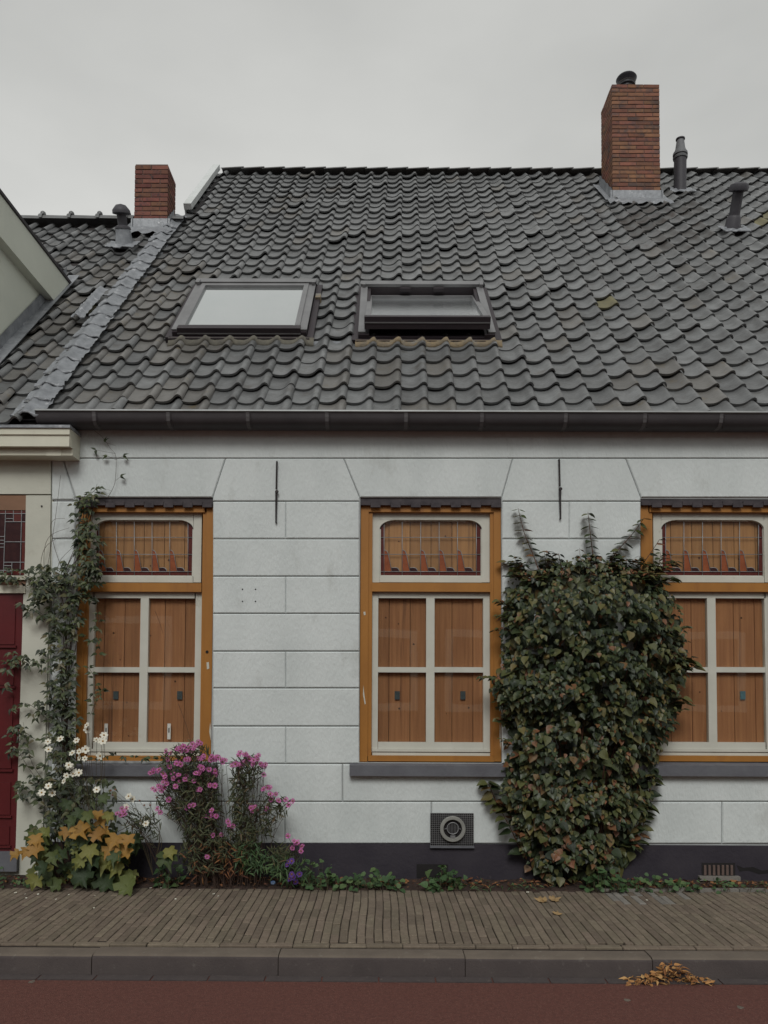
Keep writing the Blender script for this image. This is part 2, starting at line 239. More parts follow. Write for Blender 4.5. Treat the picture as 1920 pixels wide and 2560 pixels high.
# ------------------------------------------------------------------ object helpers
WLOC = {}
def tag(o, label=None, cat=None, group=None, kind=None):
    if label: o['label'] = label
    if cat: o['category'] = cat
    if group: o['group'] = group
    if kind: o['kind'] = kind
    return o
def thing(name, label, cat, loc=(0, 0, 0), group=None, kind=None):
    o = bpy.data.objects.new(name, None); COL.objects.link(o); o.location = loc; o.empty_display_size = 0.1
    WLOC[o] = Vector(loc); return tag(o, label, cat, group, kind)
def link(name, me, parent=None, basis=None):
    o = bpy.data.objects.new(name, me); COL.objects.link(o)
    if parent is not None:
        o.parent = parent
        if parent in WLOC: o.matrix_parent_inverse = Matrix.Translation(-WLOC[parent])
    if basis is not None: o.matrix_basis = basis
    return o
class MB:
    def __init__(s): s.v = []; s.f = []; s.m = []
    def add(s, vs, fs, mi=0):
        b = len(s.v); s.v += [tuple(v) for v in vs]; s.f += [tuple(i + b for i in f) for f in fs]; s.m += [mi] * len(fs)
    def box(s, x0, x1, y0, y1, z0, z1, T=None, mi=0):
        vs = [(x, y, z) for x in (x0, x1) for y in (y0, y1) for z in (z0, z1)]
        if T: vs = [T(*v) for v in vs]
        s.add(vs, [(0, 1, 3, 2), (4, 6, 7, 5), (0, 4, 5, 1), (2, 3, 7, 6), (0, 2, 6, 4), (1, 5, 7, 3)], mi)
    def prism(s, pts, y0, y1, mi=0, ins=0.0, cap=False):   # pts (x,z) CCW seen from -Y; front y0 (optionally inset), back y1
        n = len(pts); cx = sum(p[0] for p in pts) / n; cz = sum(p[1] for p in pts) / n
        fr = inset(pts, ins) if ins else pts
        vs = [(p[0], y0, p[1]) for p in fr] + [(p[0], y1, p[1]) for p in pts]
        if ins: vs = [(p[0], y0, p[1]) for p in fr] + [(p[0], y0 + ins, p[1]) for p in pts] + [(p[0], y1, p[1]) for p in pts]
        fs = [tuple(range(n))]
        for r in range(2 if ins else 1):
            fs += [(r * n + i, (r + 1) * n + i, (r + 1) * n + (i + 1) % n, r * n + (i + 1) % n) for i in range(n)]
        s.add(vs, fs, mi)
    def tube(s, pts, r, sides=5, r2=None, mi=0):
        pts = [Vector(p) for p in pts]; n = len(pts); vs = []; fs = []
        for k, p in enumerate(pts):
            d = (pts[min(k + 1, n - 1)] - pts[max(k - 1, 0)]).normalized()
            a = d.orthogonal().normalized() if k == 0 else (a - d * a.dot(d)).normalized()
            b = d.cross(a); rr = r if r2 is None else r + (r2 - r) * k / max(1, n - 1)
            vs += [p + (a * math.cos(2 * math.pi * j / sides) + b * math.sin(2 * math.pi * j / sides)) * rr for j in range(sides)]
        for k in range(n - 1):
            fs += [(k * sides + j, k * sides + (j + 1) % sides, (k + 1) * sides + (j + 1) % sides, (k + 1) * sides + j) for j in range(sides)]
        fs += [tuple(range(sides))[::-1], tuple((n - 1) * sides + j for j in range(sides))]
        s.add(vs, fs, mi)
    def lathe(s, prof, base, axis=(0, 0, 1), n=18, mi=0):
        ax = Vector(axis).normalized(); a = ax.orthogonal().normalized(); b = ax.cross(a); base = Vector(base); vs = []; fs = []
        for (r, h) in prof:
            vs += [base + ax * h + (a * math.cos(2 * math.pi * j / n) + b * math.sin(2 * math.pi * j / n)) * r for j in range(n)]
        for k in range(len(prof) - 1):
            fs += [(k * n + j, k * n + (j + 1) % n, (k + 1) * n + (j + 1) % n, (k + 1) * n + j) for j in range(n)]
        fs += [tuple(range(n))[::-1], tuple((len(prof) - 1) * n + j for j in range(n))]
        s.add(vs, fs, mi)
    def mesh(s, name, mats, smooth=False):
        me = bpy.data.meshes.new(name); me.from_pydata(s.v, [], s.f)
        for m in (mats if isinstance(mats, (list, tuple)) else [mats]): me.materials.append(M[m] if isinstance(m, str) else m)
        if any(s.m): me.polygons.foreach_set('material_index', s.m)
        if smooth: me.polygons.foreach_set('use_smooth', [True] * len(s.f)); 
        me.update()
        if smooth == 'auto': me.set_sharp_from_angle(angle=rad(40))
        return me
    def build(s, name, mats, parent=None, smooth=False): return link(name, s.mesh(name, mats, smooth), parent)
def inset(pts, d):
    n = len(pts); o = []
    for i in range(n):
        a = Vector(pts[i - 1]); b = Vector(pts[i]); c = Vector(pts[(i + 1) % n])
        e1 = (b - a).normalized(); e2 = (c - b).normalized()
        n1 = Vector((-e1.y, e1.x)); n2 = Vector((-e2.y, e2.x)); m = (n1 + n2)
        m = m / max(0.2, m.dot(n1)) if m.length > 1e-6 else n1
        o.append(tuple(b + m * d))
    return o
def fix_normals(o):
    bm = bmesh.new(); bm.from_mesh(o.data); bmesh.ops.recalc_face_normals(bm, faces=bm.faces); bm.to_mesh(o.data); bm.free(); return o
def B(px0, py0, px1, py1, yf, yb):
    """box whose front face covers this rectangle of the facade survey"""
    ym = (py0 + py1) / 2; xm = (px0 + px1) / 2
    return (P(px0, ym, yf).x, P(px1, ym, yf).x, yf, yb, P(xm, py1, yf).z, P(xm, py0, yf).z)
def bevbox(name, sx, sy, sz, bev, m, seg=1):
    bm = bmesh.new(); bmesh.ops.create_cube(bm, size=1); bmesh.ops.scale(bm, vec=(sx, sy, sz), verts=bm.verts)
    bmesh.ops.bevel(bm, geom=bm.edges[:], offset=bev, segments=seg, affect='EDGES', profile=0.5)
    me = bpy.data.meshes.new(name); bm.to_mesh(me); bm.free(); me.materials.append(M[m]); return me

WY = 5.73
# ------------------------------------------------------------------ ground, road, kerb, pavement
def sheet(name, x0, x1, y0, y1, z, m, label, sub=1):
    b = MB(); b.add([(x0, y0, z), (x1, y0, z), (x1, y1, z), (x0, y1, z)], [(0, 1, 2, 3)])
    o = b.build(name, m); return tag(o, label, kind='structure')
sheet('ground', -300, 300, -300, 300, -0.30, 'ground', 'dark ground far around the street')
ROADZ = -0.111
sheet('road', -40, 40, -3.6, 4.165, ROADZ, 'road', 'red asphalt road surface in front of the kerb')
pv = thing('pavement', 'brown brick pavement between house and kerb', None, (0, 4.9, 0), kind='structure')
b = MB(); b.box(-40, 40, 4.30, 5.47, -0.28, -0.006); b.build('joint_sand', 'sand', pv)
b = MB()
for (x0, x1) in ((-40, -4.6), (4.6, 40)): b.box(x0, x1, 4.303, 5.49, -0.1, 0.004)
b.build('outer_paving', 'paving', pv)
pav_mesh = [bevbox('paving_brick', 0.0462, 0.2, 0.06, 0.0035, 'paving') for _ in range(1)]
pav_grey = bevbox('paving_brick', 0.0462, 0.2, 0.06, 0.0035, 'pavgrey')
bord_mesh = bevbox('border_brick', 0.2, 0.0475, 0.075, 0.004, 'paving')
slots = []
for c in range(-91, 92):
    x0 = c * 0.0503; offr = (R() * 0.205)
    y = 4.365
    first = 0.205 - (offr if offr > 0.05 else 0)
    k = 0
    while y < 5.485:
        ln = min(first if k == 0 else 0.205, 5.49 - y)
        if ln > 0.03: slots.append((x0, y + ln / 2, ln, c))
        y += ln; k += 1
def brick_basis(x, y, ln):
    wob = 0.0022 * math.sin(y * 5.2 + x * 0.9) + 0.0008 * math.sin(y * 9 + x * 2.3)
    a = -(0.0022 * 5.2 * math.cos(y * 5.2 + x * 0.9) + 0.0008 * 9 * math.cos(y * 9 + x * 2.3))
    return Matrix.Translation((x + wob + U(-.001, .001), y, -0.026 + U(-.0022, .0022) + 0.003 * math.sin(x * 1.3 + y * 3))) @ Euler((U(-.01, .01), U(-.02, .02), a * 0.9 + U(-.01, .01))).to_matrix().to_4x4() @ Matrix.Diagonal((1, max(0.1, (ln - 0.005) / 0.2), 1, 1))
vis = [s for s in slots if 0 < proj((s[0], s[1], 0))[0] < 1659]
vis.sort(key=lambda s: s[1] - s[2] * 2)
single = set(id(s) for s in vis[:268])
far = MB(); pm = pav_mesh[0]; pverts = [v.co.copy() for v in pm.vertices]; pfaces = [tuple(p.vertices) for p in pm.polygons]
for s in slots:
    bs = brick_basis(s[0], s[1], s[2])
    u, v = proj((s[0], s[1], 0)); grey = v < 1945 and u > 1280 and R() < 0.30 and u < 1500
    if id(s) in single: link('brick', pav_grey if grey else pm, pv, bs)
    else: far.add([bs @ p for p in pverts], pfaces, 1 if grey else 0)
o = far.build('paving_bricks', ['paving', 'pavgrey'], pv); o['kind'] = 'stuff'
for k in range(-22, 23):
    x = k * 0.2025 + 0.03
    link('border_brick', bord_mesh, pv, Matrix.Translation((x + U(-.002, .002), 4.329 + U(-.0015, .0015), -0.0315 + U(-.002, .002))) @ Euler((0, 0, U(-.008, .008))).to_matrix().to_4x4())
kb = thing('kerb', 'grey concrete kerb of metre long stones along the red road', None, (0, 4.23, -0.1), kind='structure')
def kerb_stone(x0, x1):
    pr = [(4.295, -0.3), (4.295, -0.006), (4.198, -0.006), (4.187, -0.008), (4.177, -0.014), (4.171, -0.024), (4.168, -0.3)]
    n = len(pr); b = MB(); NX = 6
    for k in range(NX + 1):
        x = x0 + (x1 - x0) * k / NX
        b.v += [(x, y, z) for y, z in pr]
    for k in range(NX):
        b.f += [(k * n + i, (k + 1) * n + i, (k + 1) * n + (i + 1) % n, k * n + (i + 1) % n) for i in range(n)]
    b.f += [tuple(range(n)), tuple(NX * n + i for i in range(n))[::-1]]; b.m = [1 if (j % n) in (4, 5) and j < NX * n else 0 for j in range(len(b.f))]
    return b
j0 = P(1005, 2090, 4.17).x
for k in range(-8, 9):
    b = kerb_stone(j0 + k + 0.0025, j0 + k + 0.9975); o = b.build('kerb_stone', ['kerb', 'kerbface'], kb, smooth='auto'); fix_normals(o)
    o.location = (0, U(-.002, .002), U(-.003, .002))
b = MB(); b.box(j0 - 9, j0 + 10, 4.178, 4.29, -0.3, -0.018); b.build('kerb_bedding', 'sand', kb)
gs = thing('road_gutter', 'dark narrow gutter course at the foot of the kerb', None, (0, 4.13, ROADZ), kind='structure')
for k in range(-22, 23):
    b = MB(); b.box(k * 0.3 + 0.004, k * 0.3 + 0.296, 4.094, 4.163, -0.25, ROADZ + 0.004 + U(0, .002)); b.build('gutter_stone', 'gutterstone', gs)
# soil strip
b = MB(); nx = 260; ys = [5.484, 5.52, 5.57, 5.63, 5.69, 5.732]
for i in range(nx + 1):
    x = -6 + 13 * i / nx
    for j, y in enumerate(ys):
        b.v.append((x, y, (0.004, 0.008, 0.013, 0.016, 0.022, 0.028)[j] + 0.014 * (mnoise.noise((x * 7, y * 9, 0))) - (0.008 if j == 0 else 0)))
n = len(ys)
for i in range(nx):
    for j in range(n - 1): b.f.append((i * n + j, (i + 1) * n + j, (i + 1) * n + j + 1, i * n + j + 1)); b.m.append(0)
tag(b.build('soil_strip', 'soil', smooth=True), 'brown earth strip between pavement and dark plinth', kind='structure')
ed = thing('concrete_edging', 'pale narrow concrete edging at the right below the plinth', 'edging', (2, 5.5, 0))
for k in range(5):
    x = P(1290, 1915, 5.5).x + k * 0.5
    b = MB(); b.box(x + .003, x + .497, 5.492, 5.53, -0.06, 0.02 + U(0, .004)); b.build('edging_stone', 'pavgrey', ed)

# ------------------------------------------------------------------ white house
house = thing('white_house', 'white plastered single storey house with grey tiled roof and ochre windows', 'house', (2, 8, 0))
WALLX0 = P(110, 1300, WY).x; WALLX1 = 6.6
wall = MB()
wins = [(163, 459), (777, 1084), (1385, 1694)]
WT, WB = 1075, 1645
ZT = P(900, WT, WY).z; ZB = P(900, WB, WY).z
ZTOP = P(900, 892, WY).z
ZPL = P(900, 1823, WY).z
xs = [WALLX0]
for a, c in wins: xs += [P(a, 1350, WY).x, P(c, 1350, WY).x]
xs.append(WALLX1)
CORE = WY + 0.013
for i in range(0, len(xs), 2): wall.box(xs[i] if i else xs[i] + .002, xs[i + 1], CORE, CORE + 0.3, 0, ZTOP)
for i in range(1, len(xs) - 1, 2):
    wall.box(xs[i], xs[i + 1], CORE, CORE + 0.3, 0, ZB - 0.01); wall.box(xs[i], xs[i + 1], CORE, CORE + 0.3, ZT, ZTOP)
wall.box(WALLX0, WALLX1, 17.4, 17.7, 0, ZTOP); 
for X in (WALLX0, WALLX1 - 0.3):   # gable walls
    wall.add([(X, CORE + .3, 0), (X, 17.4, 0), (X, 17.4, 3.3), (X, 11.72, 9.2), (X, CORE + .3, 3.3), (X + .3, CORE + .3, 0), (X + .3, 17.4, 0), (X + .3, 17.4, 3.3), (X + .3, 11.72, 9.2), (X + .3, CORE + .3, 3.3)],
             [(0, 1, 2, 3, 4), (9, 8, 7, 6, 5), (0, 5, 6, 1), (1, 6, 7, 2), (2, 7, 8, 3), (3, 8, 9, 4), (4, 9, 5, 0)])
wo = wall.build('wall', 'groove', house); fix_normals(wo)
def pz(x, y): p = P(x, y, WY); return (p.x, p.z)
rows = [1083, 1164, 1245, 1325.5, 1407, 1486.5, 1569, 1650, 1732]
def block(pts, ins=0.0022, gap=0.003):
    q = [pz(*p) for p in pts][::-1]           # CCW seen from -Y (x right, z up)
    q = inset(q, gap)
    b = MB(); y = WY + U(-.0012, .0012); b.prism(q, y, CORE + .002, ins=0.007)
    o = b.build('plaster_block', 'plaster', wo); fix_normals(o); return o
def rect(x0, x1, y0, y1): return [(x0, y0), (x1, y0), (x1, y1), (x0, y1)]
E1 = 2290   # right end (beyond the picture)
E0 = 110.5
# band under gutter, lintels and pier heads
block(rect(E0, E1, 893, 990.3))
block([(E0, 990), (135, 990), (160, 1072), (160, 1080), (E0, 1080)])
block([(135, 990), (487, 990), (459, 1075), (163, 1075)])
block([(487, 990), (742, 990), (777, 1075), (777, 1083), (459, 1083), (459, 1075)])
block([(742, 990), (1108, 990), (1084, 1075), (777, 1075)])
block([(1108, 990), (1352, 990), (1385, 1075), (1385, 1083), (1084, 1083), (1084, 1075)])
block([(1352, 990), (1730, 990), (1694, 1075), (1385, 1075)])
block([(1730, 990), (E1, 990), (E1, 1083), (1694, 1083), (1694, 1075)])
for r in range(len(rows) - 1):
    y0, y1 = rows[r], rows[r + 1]
    v = [617] if r in (2, 4, 6) else []
    for (xa, xb, mids) in ((E0, 163, []), (459, 777, [617] if r in (0, 2, 4, 6) else []), (1084, 1385, [1230] if r % 2 == 0 else []), (1694, E1, [1850, 2060] if r % 2 else [1950, 2150])):
        if r == 7:
            continue
        e = [xa] + mids + [xb]
        for i in range(len(e) - 1): block(rect(e[i] - (.62 if i else 0), e[i + 1] + (.62 if i < len(e) - 2 else 0), y0, y1))
for xa, xb in ((E0, 380), (380, 740), (740, 1403), (1403, 1750), (1750, E1)):   # under the sills: split round them
    block(rect(xa, xb, 1650, 1732) if True else None)
for xa, xb in ((E0, 325), (325, 615), (615, 932), (932, 1270), (1270, 1560), (1560, 1905), (1905, E1)):
    if xa == 932 or xb == 932: pass
    block(rect(xa, xb, 1732, 1823))
# plinth
b = MB(); b.box(WALLX0 + .002, WALLX1, WY - 0.008, CORE + .02, -0.1, ZPL); b.build('plinth', 'plinth', house)
b = MB(); b.box(WALLX0 + .004, WALLX1 - .01, WY - 0.013, WY - .009, -0.1, ZPL * 0.55); 
# openings in the plinth
def px_box(name, m, parent, r, yf, yb): b = MB(); b.box(*B(*r, yf, yb)); return b.build(name, m, parent)
o = px_box('vent_hole', 'dark', house, (900, 1867, 968, 1897), WY - .0105, WY)
av = px_box('air_brick', 'dark', house, (1516, 1864, 1588, 1893), WY - .0105, WY)
for k in range(7):
    px_box('air_brick_bar', 'joint', av, (1521 + k * 9.6, 1869, 1526 + k * 9.6, 1891), WY - .018, WY - .0105)
px_box('air_brick_step', 'pavgrey', house, (1512, 1894, 1600, 1903), WY - .045, WY - .008)
b = MB(); q = [(1590, 1868), (1605, 1874), (1625, 1872), (1645, 1880), (1675, 1876), (1675, 1884), (1640, 1888), (1615, 1880), (1596, 1882)]
b.prism([(P(x, y, WY).x, P(x, y, WY).z) for x, y in q][::-1], WY - .0095, WY - .004); b.build('crack', 'dark', house)
for (x, y) in ((524, 1273), (552, 1273), (524, 1299), (552, 1299)):
    p = P(x, y, WY); b = MB(); b.lathe([(0.0055, 0), (0.0055, 0.02)], (p.x, WY - .0022, p.z), (0, 1, 0), 8); b.build('screw_hole', 'dark', house)

# gutter
GZ = P(800, 885, 5.54).z; GB = P(800, 921, 5.60).z
gx0 = P(75, 884, 5.54).x
gp = [(5.543, GZ), (5.535, GZ - .004), (5.533, GZ - .014), (5.543, GZ - .018), (5.547, GZ - .03), (5.55, GZ - .05), (5.56, GZ - .08), (5.58, GZ - .1), (5.61, GZ - .109), (5.69, GZ - .109), (5.718, GZ - .095), (5.727, GZ - .01)]
g = MB()
for x in (gx0, 3, WALLX1):
    g.v += [(x, y, z) for y, z in gp]
n = len(gp)
for k in range(2):
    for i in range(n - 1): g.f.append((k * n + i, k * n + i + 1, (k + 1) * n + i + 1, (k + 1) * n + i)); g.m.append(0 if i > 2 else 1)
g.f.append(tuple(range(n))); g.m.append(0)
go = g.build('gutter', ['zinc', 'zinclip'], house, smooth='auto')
b = MB(); b.box(gx0 + .01, WALLX1, 5.56, 5.72, GZ - .06, GZ - .05); b.build('gutter_bed', 'dark', go)
for k, x in enumerate((203, 363, 535, 706, 877, 1041, 1222, 1393, 1558, 1740, 1910)):
    X = P(x, 900, 5.55).x; b = MB()
    for i in range(3, n - 3):
        y0, z0 = gp[i]; y1, z1 = gp[i + 1]
        b.add([(X - .013, y0 - .003, z0 - .001), (X + .013, y0 - .003, z0 - .001), (X + .013, y1 - .003, z1 - .003), (X - .013, y1 - .003, z1 - .003)], [(0, 1, 2, 3)])
    b.build('gutter_bracket', 'bracket', go)
    b = MB(); b.tube([(X + .022, 5.547, GZ - .03), (X + .024, 5.558, GZ - .075), (X + .03, 5.60, GZ - .108)], .004); b.build('gutter_hook', 'iron', go)
b = MB(); b.box(WALLX0 + .2, WALLX1, 5.7285, WY + .05, GZ - .05, GZ + .02); b.build('eaves_board', 'zinc', house)

# ------------------------------------------------------------------ roofs
TW = 0.2075; HH = 0.052
UP = [0, .09, .2, .34, .48, .6, .7, .78, .85, .92, .99, 1.05]
WP = [.26, .12, .03, 0, .05, .2, .46, .76, .95, 1.0, .86, .45]
def prof_h(u):
    u = u % 1.0
    for i in range(len(UP) - 1):
        if UP[i] <= u <= UP[i + 1]: return (WP[i] + (WP[i + 1] - WP[i]) * (u - UP[i]) / (UP[i + 1] - UP[i])) * HH
    return 0
TL = 0.335
def tile_geo(tw, warp, ln=TL):
    vs = []; n = len(UP)
    for (v, dn) in ((0, 0), (ln, 0)):
        for i in range(n):
            bend = warp[0] * (UP[i] - .5) * (1 if v == 0 else -1) + (warp[1] * math.sin(UP[i] * 3.1) if v == 0 else 0)
            vs.append((UP[i] * tw, v + (warp[2] * (UP[i] - .5) if v == 0 else 0), WP[i] * HH * (1 if v == 0 else .94) + bend))
    for i in range(n):
        x, y, z = vs[i]; vs.append((x, y + .003, z - .0175))
    fs = [(i, i + 1, n + i + 1, n + i) for i in range(n - 1)] + [(2 * n + i, 2 * n + i + 1, i + 1, i) for i in range(n - 1)] + [(n - 1, 3 * n - 1, 2 * n - 1)]
    return vs, fs
VAR = [tile_geo(TW, (U(-.004, .004), U(-.004, .004), U(-.008, .008))) for _ in range(8)]
TM = {}
def tile_mesh(k, m):
    if (k, m) not in TM:
        b = MB(); b.add(*VAR[k]); TM[(k, m)] = b.mesh('roof_tile', m, smooth='auto')
    return TM[(k, m)]
TILT = -0.025 / 0.27
def sag(x, s): return 0.016 * math.sin(x * 0.8 + 1) * math.sin(s * 0.45) + 0.008 * mnoise.noise((x * 0.9, s * 0.9, 3)) - 0.02
def tile_basis(x, s, n0, jit=1.0):
    sw = 0.012 * math.sin(x * 1.1 + s) * min(1, s) + 0.010 * mnoise.noise((x * 1.3, s * 1.7, 9)) + U(-.006, .006) * jit
    o = RW(x + s * SKF(x) + 0.008 * mnoise.noise((x * .6, s * .8, 5)) + U(-.0025, .0025) * jit, s + sw, 0.032 + n0 + sag(x, s) + (U(0, .009) if R() < .8 else U(.008, .02)) * jit)
    m = RM.to_4x4() @ Euler((TILT + U(-.012, .012) * jit, U(-.02, .02) * jit, -SKF(x) + U(-.016, .016) * jit)).to_matrix().to_4x4()
    return Matrix.Translation(o) @ m
SR = Q(870, 377)[1]
rows_s = [-0.035]
while rows_s[-1] < SR - .1: rows_s.append(rows_s[-1] + 0.25 + 0.03 * min(1, max(0, rows_s[-1]) / 4.5))
def skyrect(tl, tr, br, bl, n):
    a = [Q(*p, n) for p in (tl, tr, br, bl)]
    return min((a[0][0] + a[3][0]) / 2, 99), (a[1][0] + a[2][0]) / 2, (a[2][1] + a[3][1]) / 2, (a[0][1] + a[1][1]) / 2
SK1 = skyrect((433, 608), (674, 608), (655, 716), (380, 711), 0.10)
SK2 = skyrect((797, 613), (1036, 613), (1060, 720), (772, 718), 0.10)
CHY0 = RW(*Q(1375, 436)).y
CHX0, CHX1 = P(1323, 400, CHY0).x, P(1427.5, 400, CHY0).x
CHY1 = CHX0 / P(1298, 320, 1).x
LCY0 = RW(*Q(325, 500)).y
X_00 = 0.135 - TW          # left edge of a column at the eave
def tmat(X, s):
    u, v = proj(RW(X + s * SKF(X), s))
    r = R()
    if abs(u - 1268) < 26 and abs(v - 668) < 9: return 'tile_moss'
    if (abs(u - 1640) < 18 and abs(v - 482) < 8) or (abs(u - 1655) < 16 and abs(v - 845) < 14): return 'tile_moss'
    d = abs(u - (1395 + (v - 430) * 0.35)) / 85
    if 425 < v < 545 and d < 1 and r < 0.75 - 0.3 * d: return 'tile_damp'
    if 780 < u < 960 and 735 < v < 775 and r < .4: return 'tile_damp'
    pb = 0.5 if u < 430 and v > 560 else (0.25 if v > 790 else 0.06)
    return 'tile_brown' if r < pb else ('tile_moss' if r > 0.9996 else 'tile')
def inside(x, s, rc, m=0.0): return rc[0] - m < x < rc[1] + m and rc[2] - m < s < rc[3] + m
def lay(roof, cols, ds, sr1, n0, keep, quota):
    cand = []
    for c in cols:
        X = X_00 + c * TW
        for j, s in enumerate(rows_s):
            if s > sr1: continue
            s += ds
            xc = X + TW / 2 + s * SKF(X)
            if keep(xc, s + .14): cand.append((X, s))
    def seen(t):
        u, v = proj(RW(t[0] + .1 + t[1] * SKF(t[0]), t[1])); return -20 < u < 1680
    order = sorted([t for t in cand if seen(t)], key=lambda t: t[1] + 0.05 * abs(t[0]))
    sel = set(order[:quota]); st = MB(); mats = ['tile', 'tile_brown', 'tile_damp', 'tile_moss']
    for t in cand:
        bs = tile_basis(t[0], t[1], n0); k = random.randrange(8); m = tmat(*t)
        if t in sel: link('roof_tile', tile_mesh(k, m), roof, bs)
        else: st.add([bs @ Vector(v) for v in VAR[k][0]], VAR[k][1], mats.index(m))
    if st.v:
        o = link('far_roof_tiles', st.mesh('far_roof_tiles', mats, 'auto'), roof); o['kind'] = 'stuff'
# deck of the main roof
PX = -2.60         # party line at the eave
roof = MB()
def slab(b, x0, x1, s0, s1, n0, n1, sk=SKEW, mi=0):
    b.box(x0, x1, s0, s1, n0, n1, T=lambda x, s, n: RW(x + s * sk, s, n), mi=mi)
slab(roof, PX + .03, WALLX1 + .1, 0.02, SR, -0.05, -0.02, sk=0)
ry = RW(0, SR, 0).y; rz = RW(0, SR, -.02).z
roof.add([(PX + .1, ry, rz), (WALLX1 + .2, ry, rz), (WALLX1 + .2, 17.9, 3.3), (PX + .1, 17.9, 3.3), (PX + .1, ry, rz - .16), (WALLX1 + .2, ry, rz - .16), (WALLX1 + .2, 17.9, 3.14), (PX + .1, 17.9, 3.14)],
         [(0, 1, 2, 3), (7, 6, 5, 4), (3, 2, 6, 7), (0, 3, 7, 4), (1, 5, 6, 2)])
roof = roof.build('roof', 'deck', house)
def keep_main(x, s):
    if x < -2.485: return False
    if inside(x, s, SK1, -0.0) or inside(x, s, SK2, 0.0): return False
    p = RW(x, s)
    if CHX0 - .03 < x < CHX1 + .03 and CHY0 - .0 < p.y < CHY1 + .12: return False
    return True
lay(roof, range(-14, 33), 0, SR - .12, 0, keep_main, 298)
# ridge tiles of the main roof: long dark cover tiles, lapped
rl = 0.31
for k in range(30):
    x = -2.43 + k * rl
    if x > WALLX1 + .1: break
    b = MB(); vs = []; fs = []; seg = 8
    for (xx, dn) in ((x, .0), (x + rl + .03, .022)):
        for i in range(seg + 1):
            a = math.pi * i / seg
            vs.append((xx, ry - math.cos(a) * .115, rz + .03 + dn + math.sin(a) * .052 + sag(x - 1, SR) * .4))
    fs = [(i, seg + 1 + i, seg + 2 + i, i + 1) for i in range(seg)]
    vs += [(v[0], v[1], v[2] - .014) for v in vs[seg + 1:2 * seg + 2]]
    fs += [(seg + 1 + i, 2 * (seg + 1) + i, 2 * (seg + 1) + i + 1, seg + 2 + i) for i in range(seg)]
    b.add(vs, fs); b.build('ridge_tile', 'tile_damp', roof, smooth='auto')
# white verge board from ridge down to the neighbour's ridge
vb = MB(); 
vx = P(462, 352, RW(0, SR).y).x
s_lo = Q(400, 462)[1]
vb.box(vx + s_lo * 0, -2.46, s_lo, SR + .05, 0.05, 0.12, T=lambda x, s, n: RW(x, s, n))
vb.box(vx + .003, vx + .012, s_lo, SR + .0, -.35, 0.05, T=lambda x, s, n: RW(x, s, n))
vb.build('verge_board', 'lgrey', house)
b = MB(); b.box(-2.455, -2.40, s_lo, SR, -.02, 0.012, T=lambda x, s, n: RW(x, s, n)); b.build('verge_gutter', 'dark', house)

# neighbour house (left)
nb = thing('neighbour_house', 'cream neighbouring house with lower tiled roof, dormer and red door', 'house', (-4, 8, 0))
NSR = Q(150, 483)[1]
nroof = MB(); slab(nroof, -7.5, PX + .035, -0.1, NSR, -0.06, -0.035, sk=0)
nry = RW(0, NSR, 0).y; nrz = RW(0, NSR, 0).z
nroof.add([(-7.5, nry, nrz - .03), (-2.5, nry, nrz - .03), (-2.5, 14, nrz - 4.2), (-7.5, 14, nrz - 4.2), (-7.5, nry, nrz - .2), (-2.5, nry, nrz - .2), (-2.5, 14, nrz - 4.4), (-7.5, 14, nrz - 4.4)],
          [(0, 1, 2, 3), (7, 6, 5, 4), (3, 2, 6, 7), (0, 3, 7, 4), (1, 5, 6, 2)])
nroof = nroof.build('roof', 'deck', nb)
DX = (RW(*Q(150, 600)).x + RW(*Q(2, 758)).x) / 2
DYB = RW(*Q(150, 600)).y
LCX0, LCX1 = P(289.5, 430, LCY0).x, P(362.5, 430, LCY0).x
LCY1 = LCX1 / P(380, 440, 1).x
print('DX', RW(*Q(150, 600)), RW(*Q(2, 758)), 'ch', CHY0, CHY1, LCY0, LCY1, NSR, SR)
def keep_n(x, s):
    if x > PX + .0: return False
    p = RW(x, s)
    if x < DX - .02 and p.y < DYB: return p.y < 5.7
    if x < DX + .09 and p.y < DYB: return p.y < 5.75
    if LCX0 < x < LCX1 and p.y > LCY0 - .02: return False
    return True
_x = X_00; X_00 = _x - .09
lay(nroof, range(-26, -10), -.07, NSR - .15, -0.012, keep_n, 200)
X_00 = _x
for k in range(14):   # knobbed ridge tiles
    x = -2.45 - k * .354 - .2
    b = MB(); seg = 8; vs = []
    for xx, r_ in ((x - .178, 1.0), (x + .19, .9)):
        for i in range(seg + 1):
            a = math.pi * i / seg; vs.append((xx, nry - math.cos(a) * .12 * r_, nrz + .0 + math.sin(a) * .085 * r_))
    fs = [(i, seg + 1 + i, seg + 2 + i, i + 1) for i in range(seg)]
    b.add(vs, fs); b.lathe([(.0, 0), (.03, .0), (.036, .02), (.03, .045), (.012, .058)], (x - .16, nry - .04, nrz + .07), (0, -.3, 1), 10)
    for xx in (x - .176,):
        vv = []
        for i in range(seg + 1):
            a = math.pi * i / seg; vv += [(xx - .012, nry - math.cos(a) * .135, nrz + math.sin(a) * .1), (xx + .035, nry - math.cos(a) * .135, nrz + math.sin(a) * .1)]
        b.add(vv, [(2 * i, 2 * i + 1, 2 * i + 3, 2 * i + 2) for i in range(seg)])
    b.build('ridge_tile', 'tile', nroof, smooth='auto')
